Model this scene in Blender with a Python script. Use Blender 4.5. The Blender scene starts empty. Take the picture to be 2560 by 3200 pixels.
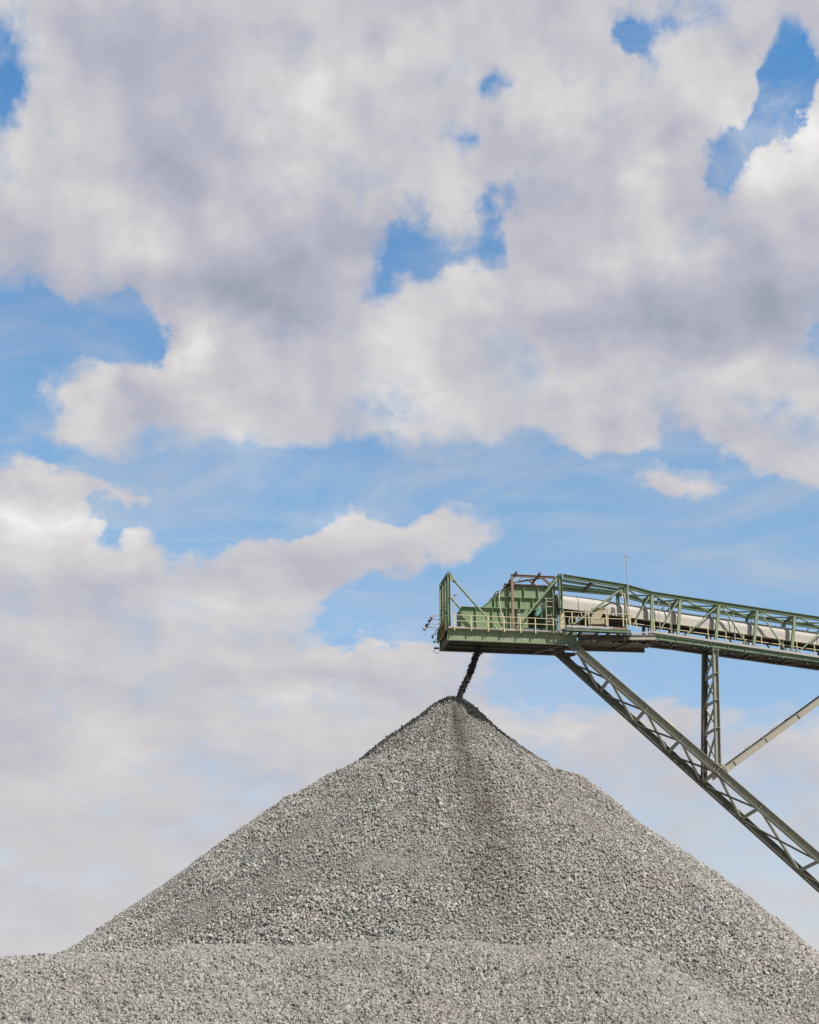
import bpy, math, random
import numpy as np
from mathutils import Vector, noise as mnoise

random.seed(7)
RNG = np.random.default_rng(11)
scene = bpy.context.scene
COL = scene.collection
rad = math.radians

# ---------------------------------------------------------------- camera
CAM = Vector((0.0, 0.0, 1.7))
PITCH = math.atan(1650 / 4750)          # horizon just below the lower edge
F = 4750.0                               # focal length in photo pixels (2560 x 3200)
FWD = Vector((0, math.cos(PITCH), math.sin(PITCH)))
UPV = Vector((0, -math.sin(PITCH), math.cos(PITCH)))
cam = bpy.data.cameras.new('camera')
cam.sensor_fit = 'VERTICAL'
cam.sensor_height = 36.0
cam.lens = F / 3200 * 36
cam.clip_start = 0.5
cam.clip_end = 6000
camo = bpy.data.objects.new('camera', cam)
camo.location = CAM
camo.rotation_euler = (math.pi / 2 + PITCH, 0, 0)
COL.objects.link(camo)
scene.camera = camo

# ---------------------------------------------------------------- survey of the yard:
# the conveyor stands in a frame of its own, u along it, v across it (away from us), z up
TH = rad(9.0)
U = Vector((math.cos(TH), math.sin(TH), 0))
V = Vector((-math.sin(TH), math.cos(TH), 0))
Z = Vector((0, 0, 1))


def ray(px, py):
    return FWD + Vector((1, 0, 0)) * ((px - 1280) / F) + UPV * ((1600 - py) / F)


def on_y(px, py, y):
    d = ray(px, py)
    return CAM + d * ((y - CAM.y) / d.y)


P0 = on_y(1398, 2000, 125.0)
P0.z = 0


def W(u, v, z):
    return P0 + U * u + V * v + Z * z


def uz(px, py, v=0.0):
    d = ray(px, py)
    t = (v - (CAM - P0).dot(V)) / d.dot(V)
    p = CAM + d * t - P0
    return p.dot(U), p.z


def P(px, py, v=0.0):
    u, z = uz(px, py, v)
    return W(u, v, z)


def u_at(px, v, z):
    k = (px - 1280) / F
    a = W(0, v, z) - CAM
    n = Vector((1, 0, 0)) - FWD * k
    return -a.dot(n) / U.dot(n)


# ---------------------------------------------------------------- materials
MATS = {}


def new_mat(name):
    m = bpy.data.materials.new(name)
    m.use_nodes = True
    nt = m.node_tree
    b = nt.nodes['Principled BSDF']
    MATS[name] = m
    return m, nt, b


def nd(nt, kind, **kw):
    n = nt.nodes.new(kind)
    for k, v in kw.items():
        setattr(n, k, v)
    return n


def paint(name, col, col2, dust=(0.42, 0.38, 0.32), side=0.25, top=0.8, rough=0.6, scale=1.2, rust=0.0, metallic=0.0, streak=0.35):
    """weathered paint: two tones of the paint, ore dust lying on faces that look up, run-down streaks, some rust"""
    m, nt, b = new_mat(name)
    L = nt.links.new
    tc = nd(nt, 'ShaderNodeNewGeometry')
    n1 = nd(nt, 'ShaderNodeTexNoise')
    n1.inputs['Scale'].default_value = scale
    n1.inputs['Detail'].default_value = 6
    n1.inputs['Roughness'].default_value = 0.65
    L(tc.outputs['Position'], n1.inputs['Vector'])
    mp = nd(nt, 'ShaderNodeMapping')
    mp.inputs['Scale'].default_value = (5.0, 5.0, 0.55)
    L(tc.outputs['Position'], mp.inputs['Vector'])
    n2 = nd(nt, 'ShaderNodeTexNoise')
    n2.inputs['Scale'].default_value = 1.0
    n2.inputs['Detail'].default_value = 5
    L(mp.outputs[0], n2.inputs['Vector'])
    r1 = nd(nt, 'ShaderNodeMapRange')
    r1.inputs['From Min'].default_value = 0.32
    r1.inputs['From Max'].default_value = 0.68
    L(n1.outputs['Fac'], r1.inputs['Value'])
    mx = nd(nt, 'ShaderNodeMix', data_type='RGBA')
    mx.inputs[6].default_value = (*col, 1)
    mx.inputs[7].default_value = (*col2, 1)
    L(r1.outputs[0], mx.inputs[0])
    sp = nd(nt, 'ShaderNodeSeparateXYZ')
    L(tc.outputs['Normal'], sp.inputs[0])
    up = nd(nt, 'ShaderNodeMapRange')
    up.inputs['From Min'].default_value = 0.25
    up.inputs['From Max'].default_value = 0.8
    up.inputs['To Max'].default_value = top
    L(sp.outputs['Z'], up.inputs['Value'])
    st = nd(nt, 'ShaderNodeMapRange')
    st.inputs['From Min'].default_value = 0.42
    st.inputs['From Max'].default_value = 0.72
    st.inputs['To Min'].default_value = side
    st.inputs['To Max'].default_value = min(1.0, side + streak)
    L(n2.outputs['Fac'], st.inputs['Value'])
    mxm = nd(nt, 'ShaderNodeMath', operation='MAXIMUM')
    L(up.outputs[0], mxm.inputs[0])
    L(st.outputs[0], mxm.inputs[1])
    md = nd(nt, 'ShaderNodeMix', data_type='RGBA')
    md.inputs[7].default_value = (*dust, 1)
    L(mxm.outputs[0], md.inputs[0])
    L(mx.outputs[2], md.inputs[6])
    out = md
    if rust > 0:
        n3 = nd(nt, 'ShaderNodeTexNoise')
        n3.inputs['Scale'].default_value = 3.1
        n3.inputs['Detail'].default_value = 8
        n3.inputs['Roughness'].default_value = 0.7
        L(tc.outputs['Position'], n3.inputs['Vector'])
        r3 = nd(nt, 'ShaderNodeMapRange')
        r3.inputs['From Min'].default_value = 0.62 - rust * 0.3
        r3.inputs['From Max'].default_value = 0.72 - rust * 0.3
        L(n3.outputs['Fac'], r3.inputs['Value'])
        mr = nd(nt, 'ShaderNodeMix', data_type='RGBA')
        mr.inputs[7].default_value = (0.16, 0.075, 0.04, 1)
        L(r3.outputs[0], mr.inputs[0])
        L(md.outputs[2], mr.inputs[6])
        out = mr
    L(out.outputs[2], b.inputs['Base Color'])
    b.inputs['Roughness'].default_value = rough
    b.inputs['Metallic'].default_value = metallic
    bp = nd(nt, 'ShaderNodeBump')
    bp.inputs['Strength'].default_value = 0.15
    bp.inputs['Distance'].default_value = 0.05
    L(n1.outputs['Fac'], bp.inputs['Height'])
    L(bp.outputs[0], b.inputs['Normal'])
    return m


DUST = (0.44, 0.40, 0.34)
M_GREEN = paint('green_paint', (0.15, 0.25, 0.11), (0.195, 0.285, 0.145), dust=DUST, side=0.10, top=0.9, rust=0.06, streak=0.42)
M_GREEN2 = paint('old_green_paint', (0.09, 0.18, 0.09), (0.12, 0.21, 0.115), dust=DUST, side=0.05, top=0.9, rust=0.1, streak=0.3)
M_CHUTE = paint('green_chute_paint', (0.145, 0.25, 0.108), (0.18, 0.28, 0.132), dust=DUST, side=0.05, top=0.95, rust=0.03, streak=0.33)
M_LEG = paint('dusty_green_paint', (0.13, 0.18, 0.13), (0.19, 0.21, 0.165), dust=(0.45, 0.415, 0.345), side=0.35, top=0.95, streak=0.4, scale=0.35)
M_FARLEG = paint('dirty_green_painted_shade', (0.07, 0.085, 0.062), (0.105, 0.11, 0.088), dust=(0.24, 0.22, 0.18), side=0.15, top=0.95, streak=0.4, scale=0.5)  # darker copy of the leg green, the far leg's shade is in it
M_BRACE = paint('dust_covered_steel', (0.27, 0.26, 0.2), (0.37, 0.35, 0.28), dust=(0.44, 0.41, 0.34), side=0.4, top=0.95)
M_DIRT_SHADE = paint('dirty_underside_painted_shade', (0.05, 0.047, 0.035), (0.10, 0.09, 0.068), dust=(0.2, 0.18, 0.145), side=0.1, top=0.8, scale=0.8, rust=0.1)  # dirt colour, also used to paint shade on far girder and near chord
M_CAKE = paint('caked_ore_dust', (0.34, 0.31, 0.26), (0.46, 0.43, 0.37), dust=(0.48, 0.45, 0.39), side=0.3, top=0.8, scale=3.0, rough=0.95)
M_TOE = paint('dusty_galvanised_plate', (0.36, 0.35, 0.34), (0.47, 0.45, 0.43), dust=(0.5, 0.46, 0.42), side=0.3, top=0.9)
M_RUST = paint('rusty_steel', (0.27, 0.165, 0.105), (0.20, 0.115, 0.075), dust=(0.4, 0.31, 0.24), side=0.12, top=0.25, rust=0.18)
M_RAIL = paint('cream_yellow_paint', (0.72, 0.60, 0.30), (0.76, 0.67, 0.40), dust=(0.6, 0.53, 0.4), side=0.15, top=0.5, streak=0.3)
M_YEL = paint('worn_yellow_paint', (0.30, 0.22, 0.035), (0.22, 0.16, 0.03), dust=(0.26, 0.22, 0.12), side=0.1, top=0.6, rust=0.35, scale=5.0)
M_TAN = paint('tan_paint', (0.44, 0.38, 0.23), (0.36, 0.31, 0.18), dust=DUST, side=0.2, top=0.8, rust=0.05)
M_HOOD = paint('corrugated_sheet_metal', (0.50, 0.48, 0.44), (0.58, 0.56, 0.52), dust=(0.56, 0.52, 0.46), side=0.15, top=0.7, rough=0.55, scale=0.7, streak=0.3)
M_GALV = paint('galvanised_pipe', (0.42, 0.42, 0.42), (0.52, 0.51, 0.49), dust=(0.5, 0.46, 0.42), side=0.15, top=0.5, rough=0.45)
M_BLACK = paint('black_rubber', (0.014, 0.014, 0.015), (0.03, 0.03, 0.03), dust=(0.12, 0.11, 0.1), side=0.02, top=0.25, rough=0.7)
M_TEAL = paint('teal_gearbox_paint', (0.06, 0.24, 0.18), (0.08, 0.28, 0.21), dust=DUST, side=0.03, top=0.7, streak=0.15)
M_BLUE = paint('dark_teal_paint', (0.02, 0.075, 0.075), (0.03, 0.095, 0.09), dust=(0.2, 0.2, 0.18), side=0.02, top=0.5)
M_HOSE = paint('off_white_hose', (0.66, 0.63, 0.54), (0.6, 0.56, 0.47), dust=DUST, side=0.05, top=0.1)
M_PINK = paint('lamp_housing_grey', (0.33, 0.27, 0.24), (0.26, 0.22, 0.2), dust=DUST, side=0.15, top=0.6)
M_WHITE = paint('white_enclosure', (0.66, 0.65, 0.62), (0.72, 0.70, 0.68), dust=DUST, side=0.05, top=0.4)
M_GROUND = paint('gravel_yard_ground', (0.16, 0.15, 0.135), (0.21, 0.2, 0.18), scale=0.3, side=0.1, top=0.2, rough=0.95)

mg, ntg, bg = new_mat('lamp_glass')
bg.inputs['Base Color'].default_value = (0.55, 0.55, 0.52, 1)
bg.inputs['Roughness'].default_value = 0.12
M_GLASS = mg


# ---------------------------------------------------------------- mesh collector
class MB:
    def __init__(self):
        self.v, self.f, self.s = [], [], []

    def add(self, vs, fs, smooth=False):
        o = len(self.v)
        self.v += [tuple(x) for x in vs]
        self.f += [tuple(i + o for i in q) for q in fs]
        self.s += [smooth] * len(fs)
        return self

    def prism(self, poly, d):
        """closed prism: 3-D polygon pushed along the vector d"""
        n = len(poly)
        vs = list(poly) + [p + d for p in poly]
        nn = (poly[1] - poly[0]).cross(poly[2] - poly[1])
        area = Vector((0, 0, 0))
        for i in range(n):
            area += poly[i].cross(poly[(i + 1) % n])
        flip = area.dot(d) < 0
        fs = [tuple(range(n))[::-1], tuple(range(n, 2 * n))]
        for i in range(n):
            j = (i + 1) % n
            fs.append((i, j, n + j, n + i))
        if flip:
            fs = [q[::-1] for q in fs]
        return self.add(vs, fs)

    def box(self, c, a, b, d):
        """box about centre c with full edge vectors a, b, d"""
        p = c - a / 2 - b / 2 - d / 2
        return self.prism([p, p + a, p + a + b, p + b], d)

    def bar(self, p1, p2, w, h, up=Z):
        """rectangular bar from p1 to p2, h along up, w across"""
        d = (p2 - p1)
        dn = d.normalized()
        side = dn.cross(up)
        if side.length < 1e-4:
            side = dn.cross(U)
        side.normalize()
        upn = side.cross(dn).normalized()
        q = [p1 + side * (w / 2 * a) + upn * (h / 2 * b) for a, b in ((-1, -1), (1, -1), (1, 1), (-1, 1))]
        return self.prism(q, d)

    def ibeam(self, p1, p2, h, w, tw=0.025, tf=0.035, up=Z):
        d = p2 - p1
        dn = d.normalized()
        side = dn.cross(up).normalized()
        upn = side.cross(dn).normalized()
        H, Wd, t = h / 2, w / 2, tw / 2
        prof = [(-Wd, -H), (Wd, -H), (Wd, -H + tf), (t, -H + tf), (t, H - tf), (Wd, H - tf), (Wd, H), (-Wd, H), (-Wd, H - tf), (-t, H - tf), (-t, -H + tf), (-Wd, -H + tf)]
        return self.prism([p1 + side * a + upn * b for a, b in prof], d)

    def tube(self, pts, r, seg=8, closed=False):
        pts = [Vector(p) for p in pts]
        n = len(pts)
        rings = []
        prev = None
        for i, p in enumerate(pts):
            if i == 0:
                d = pts[1] - pts[0]
            elif i == n - 1:
                d = pts[-1] - pts[-2]
            else:
                d = (pts[i + 1] - p).normalized() + (p - pts[i - 1]).normalized()
            d.normalize()
            a = (prev - d * prev.dot(d)) if prev is not None else (d.cross(Z) if abs(d.z) < 0.9 else d.cross(U))
            a.normalize()
            prev = a
            b = d.cross(a)
            rr = r[i] if isinstance(r, (list, tuple)) else r
            rings.append([p + a * (rr * math.cos(t)) + b * (rr * math.sin(t)) for t in [2 * math.pi * k / seg for k in range(seg)]])
        vs = [q for rg in rings for q in rg]
        fs = []
        for i in range(n - 1):
            for k in range(seg):
                k2 = (k + 1) % seg
                fs.append((i * seg + k, i * seg + k2, (i + 1) * seg + k2, (i + 1) * seg + k))
        self.add(vs, fs, True)
        o = len(vs)
        self.add(rings[0], [tuple(range(seg))[::-1]])
        self.add(rings[-1], [tuple(range(seg))])
        return self

    def ball(self, c, rx, ry=None, rz=None, seg=12, rg=8):
        ry = ry or rx
        rz = rz or rx
        vs = [c + Vector((0, 0, rz))]
        for i in range(1, rg):
            a = math.pi * i / rg
            for k in range(seg):
                t = 2 * math.pi * k / seg
                vs.append(c + Vector((rx * math.sin(a) * math.cos(t), ry * math.sin(a) * math.sin(t), rz * math.cos(a))))
        vs.append(c - Vector((0, 0, rz)))
        fs = [(0, 1 + k, 1 + (k + 1) % seg) for k in range(seg)]
        for i in range(rg - 2):
            for k in range(seg):
                a, b2 = 1 + i * seg + k, 1 + i * seg + (k + 1) % seg
                fs.append((a, a + seg, b2 + seg, b2))
        last = len(vs) - 1
        base = 1 + (rg - 2) * seg
        fs += [(last, base + (k + 1) % seg, base + k) for k in range(seg)]
        return self.add(vs, fs, True)

    def plate(self, poly, d):
        return self.prism(poly, d)


def mesh_obj(name, mb, mat, parent=None, origin=None):
    o0 = origin if origin is not None else Vector((0, 0, 0))
    me = bpy.data.meshes.new(name)
    me.from_pydata([(a - o0.x, b - o0.y, c - o0.z) for a, b, c in mb.v], [], mb.f)
    me.polygons.foreach_set('use_smooth', mb.s)
    me.materials.append(mat)
    me.update()
    ob = bpy.data.objects.new(name, me)
    COL.objects.link(ob)
    return ob


class Thing:
    """an Empty at the thing's base; parts are meshes under it"""
    def __init__(self, name, label, cat, base, group=None):
        self.o = bpy.data.objects.new(name, None)
        self.o.location = base
        self.o.empty_display_size = 0.3
        self.o['label'] = label
        self.o['category'] = cat
        if group:
            self.o['group'] = group
        COL.objects.link(self.o)
        self.base = Vector(base)

    def part(self, name, mb, mat, under=None, label=None):
        ob = mesh_obj(name, mb, mat, origin=self.base)
        ob.parent = under or self.o
        if label:
            ob['label'] = label
        return ob


def single(name, mb, mat, label, cat, base, group=None, kind=None):
    """a thing that is one mesh"""
    ob = mesh_obj(name, mb, mat, origin=Vector(base))
    ob.location = base
    ob['label'] = label
    ob['category'] = cat
    if group:
        ob['group'] = group
    if kind:
        ob['kind'] = kind
    return ob
# ================================================================ the stacker head
W1, W2 = 3.77, 2.4                       # width of the head platform and of the gallery
ZT = uz(1580, 1973, 0)[1]                # top and bottom of the head girders
ZB = uz(1580, 2008, 0)[1]
ZD = ZT + 0.05                           # deck top
OV = 0.36                                # how far the deck overhangs the girder
uL, uR = u_at(1398, 0, ZT), u_at(1767, 0, ZT)
GH = ZT - ZB

base = W(uL, W1 / 2, ZB)
head = Thing('stacker_head_platform', 'green steel platform at the free end of the conveyor, above the gravel peak', 'platform', base)
for v in (0.0, W1):
    mb = MB().ibeam(W(uL, v, (ZT + ZB) / 2), W(uR + (0.9 if v else 0.0), v, (ZT + ZB) / 2), GH, 0.30, 0.03, 0.05)
    g = head.part('side_girder', mb, M_GREEN if v == 0 else M_DIRT_SHADE)  # far girder's shade is put into its dark colour
    k = 0
    for i in range(1, 9):
        if v:
            u = uL + (uR - uL) * i / 9
            head.part('web_stiffener', MB().box(W(u, v - 0.08, (ZT + ZB) / 2), U * 0.02, V * 0.12, Z * (GH - 0.12)), M_DIRT_SHADE, under=g)
# end girder across the nose
mb = MB().ibeam(W(uL + 0.1, 0.16, (ZT + ZB) / 2), W(uL + 0.1, W1 - 0.16, (ZT + ZB) / 2), GH - 0.02, 0.3, 0.03, 0.05)
head.part('end_girder', mb, M_DIRT_SHADE)
# deck in two sheets with the belt opening between them
mb = MB()
mb.box(W((uL + uR) / 2, (0.75 - OV) / 2, ZT + 0.025), U * (uR - uL), V * (0.75 + OV), Z * 0.05)
head.part('deck', mb, M_TOE)
mb = MB().box(W((uL + uR) / 2, (W1 - 0.75 + W1 + OV) / 2, ZT + 0.025), U * (uR - uL), V * (0.75 + OV), Z * 0.05)
head.part('deck', mb, M_DIRT_SHADE)
head.part('deck', MB().box(W((uL + uR) / 2, W1 / 2, ZT + 0.02), U * (uR - uL - 0.4), V * (W1 - 1.5), Z * 0.03), M_DIRT_SHADE)
# kick plate along the near edge of the deck, bits of spillage on it
for i in range(7):
    w_ = (uR - uL) / 7
    head.part('kick_plate', MB().box(W(uL + w_ * (i + 0.5), -OV - 0.012, ZT + 0.08 - 0.012 * (i % 2)), U * (w_ - 0.08), V * 0.02, Z * (0.14 - 0.03 * (i % 3))), M_TOE if i % 3 != 1 else M_CAKE)
for x in (1424, 1477, 1530, 1580, 1631, 1678, 1734):
    u = u_at(x, -OV, ZT)
    mb = MB().prism([W(u, -0.152, ZT - 0.004), W(u, -OV, ZT - 0.004), W(u, -OV, ZT - 0.12), W(u, -0.152, ZT - 0.25)], U * 0.05)
    head.part('deck_bracket', mb, M_GREEN)
for i in range(7):
    u = uL + 0.9 + (uR - uL - 0.6) * i / 6
    mb = MB().ibeam(W(u, 0.16, ZT - 0.2), W(u, W1 - 0.16, ZT - 0.2), 0.36, 0.2, 0.02, 0.03)
    head.part('floor_beam', mb, M_DIRT_SHADE)
for v in (1.2, 2.5):
    head.part('belt_stringer', MB().ibeam(W(uL + 0.3, v, ZB + 0.2), W(uR, v, ZB + 0.2), 0.26, 0.16, 0.02, 0.03), M_DIRT_SHADE)
# spout under the deck where the ore leaves
us = u_at(1503, W1 / 2, ZT)
mb = MB()
for v in (1.25, 2.5):
    mb.box(W(us + 0.1, v, ZT - 0.45), U * 1.3, V * 0.05, Z * 0.86)
mb.box(W(us + 0.75, W1 / 2, ZT - 0.45), U * 0.05, V * 1.2, Z * 0.86)
mb.box(W(us - 0.55, W1 / 2, ZT - 0.3), U * 0.05, V * 1.2, Z * 0.56)
head.part('discharge_spout', mb, M_DIRT_SHADE)
# four posts of the nose frame with their top beam
ZPT = uz(1399, 1787, 0)[1]
for i in range(4):
    v = W1 * i / 3
    top = ZPT - (0.0 if i in (0, 3) else 0.28)
    mb = MB().ibeam(W(uL + 0.16, v, ZT + (0.0 if i in (0, 3) else 0.05)), W(uL + 0.16, v, top), 0.24, 0.24, 0.02, 0.03, up=U)
    p = head.part('nose_post', mb, M_GREEN)
    for zz in (ZPT - 0.30, ZPT - 2.35, ZPT - 2.65):
        head.part('post_stiffener', MB().box(W(uL + 0.16, v - 0.062, zz), U * 0.175, V * 0.09, Z * 0.02), M_GREEN, under=p)
mb = MB().ibeam(W(uL + 0.16, 0.13, ZPT - 0.14), W(uL + 0.16, W1 - 0.13, ZPT - 0.14), 0.27, 0.2, 0.02, 0.03)
head.part('nose_top_beam', mb, M_GREEN2)
# gussets and tube braces from the nose frame down to the deck, near and far side
ua, za = uz(1419, 1813, 0)
ub, _ = uz(1556, 1957, 0)
for v in (0.0, W1):
    mb = MB().prism([W(uL + 0.285, v - 0.012, ZPT - 0.02), W(uL + 0.285, v - 0.012, ZPT - 0.75), W(ua + 0.02, v - 0.012, za - 0.16), W(ua + 0.12, v - 0.012, za + 0.06)], V * 0.024)
    head.part('gusset_plate', mb, M_GREEN)
    mb = MB().tube([W(ua, v, za - 0.02), W(ub, v, ZD + 0.04)], 0.095, 12)
    mb.tube([W(ua - 0.05, v, za + 0.03), W(ua + 0.1, v, za - 0.13)], 0.15, 12)
    head.part('tube_brace', mb, M_GREEN)
# main portal at the landward end of the head
uP = u_at(1754, 0, ZT + 2)
ZP2 = uz(1754, 1793, 0)[1]
for v in (0.0, W1):
    mb = MB().ibeam(W(uP, v, ZD), W(uP, v, ZP2), 0.30, 0.26, 0.02, 0.03, up=U)
    p = head.part('portal_post', mb, M_GREEN2)
    for zz in (ZP2 - 0.26, ZP2 - 2.05, ZP2 - 3.1):
        head.part('post_stiffener', MB().box(W(uP, v - 0.07, zz), U * 0.23, V * 0.1, Z * 0.02), M_GREEN2, under=p)
mb = MB().ibeam(W(uP, 0.14, ZP2 - 0.16), W(uP, W1 - 0.14, ZP2 - 0.16), 0.3, 0.24, 0.02, 0.03)
head.part('portal_beam', mb, M_GREEN2)
uc, zc_ = uz(1736, 1814, 0)
ud, _ = uz(1607, 1957, 0)
for v in (0.0, W1):
    mb = MB().tube([W(uc, v, zc_), W(ud, v, ZD + 0.04)], 0.095, 12)
    head.part('tube_brace', mb, M_GREEN)
    mb = MB().prism([W(uP - 0.155, v - 0.012, ZP2 - 0.1), W(uc - 0.05, v - 0.012, zc_ + 0.06), W(uc + 0.04, v - 0.012, zc_ - 0.16), W(uP - 0.155, v - 0.012, ZP2 - 1.0)], V * 0.024)
    head.part('gusset_plate', mb, M_GREEN)
# underside bracing at the landward end
for a, b in (((uR - 0.1, 0.2), (uR - 2.0, W1 - 0.2)), ((uR + 1.2, 0.2), (uR - 0.4, W1 - 0.2))):
    mb = MB().bar(W(a[0], a[1], ZB + 0.05), W(b[0], b[1], ZB + 0.05), 0.3, 0.06)
    head.part('underside_brace', mb, M_DIRT_SHADE)

# yellow guard across the nose
uN = uL - 0.16
za0, za1 = uz(1393, 1930, 0.1)[1], uz(1390, 1990, 0.1)[1]
zb0, zb1 = uz(1368, 1966, W1)[1], uz(1369, 2012, W1)[1]
guard = Thing('nose_guard', 'dirty yellow guard panel across the nose of the platform, under the outrigger lamps', 'guard', W(uN, W1 / 2, ZB))
mb = MB().prism([W(uN, 0.1, za0), W(uN, 0.1, za0 - 1.05), W(uN, 0.75, zb1 - 0.1), W(uN, W1 + 0.1, zb1), W(uN, W1 + 0.1, zb0)], U * 0.03)
gp = guard.part('guard_panel', mb, M_YEL)
for k in range(5):
    v = 0.5 + k * 0.8
    mb = MB().box(W(uN - 0.04, v, zb1 + 0.55), U * 0.06, V * 0.06, Z * 0.9)
    guard.part('guard_rib', mb, M_YEL)
for v, zz in ((1.2, 0.75), (2.3, 0.35), (2.9, 0.8), (1.9, 0.9)):
    guard.part('cable_slot', MB().box(W(uN - 0.03, v, zb1 + zz), U * 0.04, V * 0.5, Z * 0.16), M_BLACK)

# four lamps on outriggers past the nose
arms = [((1389, 1923), (1352, 1923), 0.55, 'upper rightmost'), ((1381, 1935), (1345, 1934.5), 1.55, 'second from the top'), ((1373, 1950), (1336, 1948.5), 2.75, 'third from the top'), ((1367, 1962), (1330, 1959.5), 3.7, 'lowest and leftmost')]
for a, b, v, word in arms:
    u1, z1 = uz(*b, v)
    u2 = uL + 0.05
    t = Thing('outrigger_lamp', f'small floodlight on a thin arm past the nose, {word} of the four', 'floodlight', W(u2, v, z1), 'floodlights on arms past the nose')
    mb = MB().tube([W(u2, v, z1), W(u1, v, z1)], 0.035, 6)
    t.part('arm', mb, M_GALV)
    c = W(u1 - 0.02, v, z1 - 0.12)
    mb = MB().tube([c + U * 0.13 + Z * 0.10, c - U * 0.02 - Z * 0.02, c - U * 0.10 - Z * 0.10], [0.07, 0.12, 0.15], 10)
    hs = t.part('lamp_housing', mb, M_PINK)
    mb = MB().tube([c - U * 0.10 - Z * 0.102, c - U * 0.125 - Z * 0.128], 0.125, 10)
    t.part('lamp_lens', mb, M_BLACK, under=hs)

# dome camera on its hook
u1, z1 = uz(1352, 1990, 3.4)
u2, z2 = uz(1362, 1968, 3.4)
t = Thing('dome_camera', 'small silver dome camera on a crooked black pipe left of the yellow guard', 'camera', W(u2, 3.4, z2 - 0.5))
mb = MB().tube([W(uN - 0.03, 3.4, z2), W(u2, 3.4, z2), W(u2, 3.4, z1 + 0.22)], 0.035, 6)
mb.tube([W(u2, 3.4, z1 + 0.2), W(u1 + 0.08, 3.4, z1 + 0.22), W(u1, 3.4, z1 + 0.14)], 0.03, 6)
t.part('pipe_bracket', mb, M_BLACK)
mb = MB().ball(W(u1, 3.4, z1), 0.11, 0.11, 0.13)
dm = t.part('dome', mb, M_GALV)
mb = MB().ball(W(u1, 3.4, z1 - 0.12), 0.065, 0.065, 0.07)
t.part('lens_cover', mb, M_BLACK, under=dm)
# belt switch and frame below it
u1, z1 = uz(1357, 2006, 3.5)
t = Thing('limit_switch', 'black limit switch on a bent strut below the dome camera', 'switch', W(uN, 3.5, z1))
t.part('switch_arm', MB().tube([W(uN - 0.03, 3.5, z1 + 0.36), W(u1, 3.5, z1), W(uN - 0.03, 3.5, z1 - 0.02)], 0.04, 6), M_BLACK)
t.part('roller', MB().ball(W(u1, 3.5, z1), 0.09), M_BLACK)
u1, z1 = uz(1357, 2040, 3.7)
u2, z2 = uz(1370, 2026, 3.7)
t = Thing('hanging_frame', 'small black open frame bolted to the lower corner of the nose', 'frame', W(uL - 0.1, 3.7, z1))
t.part('frame_bar', MB().bar(W(uL - 0.06, 3.7, z2), W(u1, 3.7, z2), 0.2, 0.12), M_BLACK)
t.part('wire_loop', MB().tube([W(u1 + 0.03, 3.7, z2 - 0.06), W(u1 - 0.03, 3.7, z1), W(uL - 0.06, 3.7, z1 - 0.04)], 0.02, 6), M_BLACK)

# ---------------------------------------------------------------- the green head chute
va, vb = 0.85, 3.0
chute = Thing('head_chute', 'big green chute housing with a sloping front, standing on the head platform', 'chute', W(uz(1580, 1964, va)[0], (va + vb) / 2, ZD))


def fz(pts, v):
    return [W(*(lambda q: (q[0], v, q[1]))(uz(x, y, v))) for x, y in pts]


up_poly = [(1500, 1909), (1508, 1897), (1591, 1832), (1727, 1832), (1727, 1909)]
pl = fz(up_poly, va)
pl[0].z = pl[-1].z
chute.part('upper_housing', MB().prism(pl, V * (vb - va)), M_CHUTE)
lo = fz([(1442, 1911), (1727, 1911)], va)
zl = pl[0].z - 0.006
ulo = [(lo[0] - P0).dot(U), (lo[1] - P0).dot(U)]
chute.part('lower_housing', MB().prism([W(ulo[0], va, ZD), W(ulo[1] - 2.2, va, ZD), W(ulo[1] - 2.2, va, zl), W(ulo[0], va, zl)], V * (vb - va)), M_CHUTE)
# the drive bay behind is open: back plate and roof only
chute.part('bay_back', MB().box(W(ulo[1] - 1.1, vb - 0.1, (ZD + zl) / 2), U * 2.19, V * 0.08, Z * (zl - ZD)), M_GREEN2)
zl1 = uz(1640, 1870, va)[1]
for (x0, x1), zz in (((1552, 1757), zl1), ((1440, 1642), zl)):
    a, b = u_at(x0, va, zz), u_at(x1, va, zz)
    chute.part('ledge', MB().box(W((a + b) / 2, va - 0.11, zz), U * (b - a), V * 0.2, Z * 0.04), M_CHUTE)
ztop = pl[2].z
chute.part('ledge', MB().box(W((u_at(1591, va, ztop) + u_at(1727, va, ztop)) / 2, va - 0.06, ztop + 0.02), U * (u_at(1727, va, ztop) - u_at(1591, va, ztop)), V * 0.14, Z * 0.04), M_CHUTE)
for x, z0, z1 in ((1637, zl1, ztop), (1681, zl1, ztop), (1544, zl, zl1 - 0.1), (1625, zl, zl1), (1664, zl, zl1), (1487, ZD, zl), (1538, ZD, zl), (1582, ZD, zl), (1470, ZD, zl)):
    if x == 1470:
        continue
    u = u_at(x, va, (z0 + z1) / 2)
    chute.part('stiffener', MB().box(W(u, va - 0.085, (z0 + z1) / 2), U * 0.05, V * 0.17, Z * (z1 - z0 - 0.05)), M_CHUTE)
# sloping flange along the slanted edge
s0, s1 = uz(1508, 1897, va), uz(1591, 1832, va)
chute.part('sloping_flange', MB().bar(W(s0[0], va - 0.06, s0[1] + 0.02), W(s1[0], va - 0.06, s1[1] + 0.02), 0.14, 0.04, up=Z), M_CHUTE)
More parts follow.
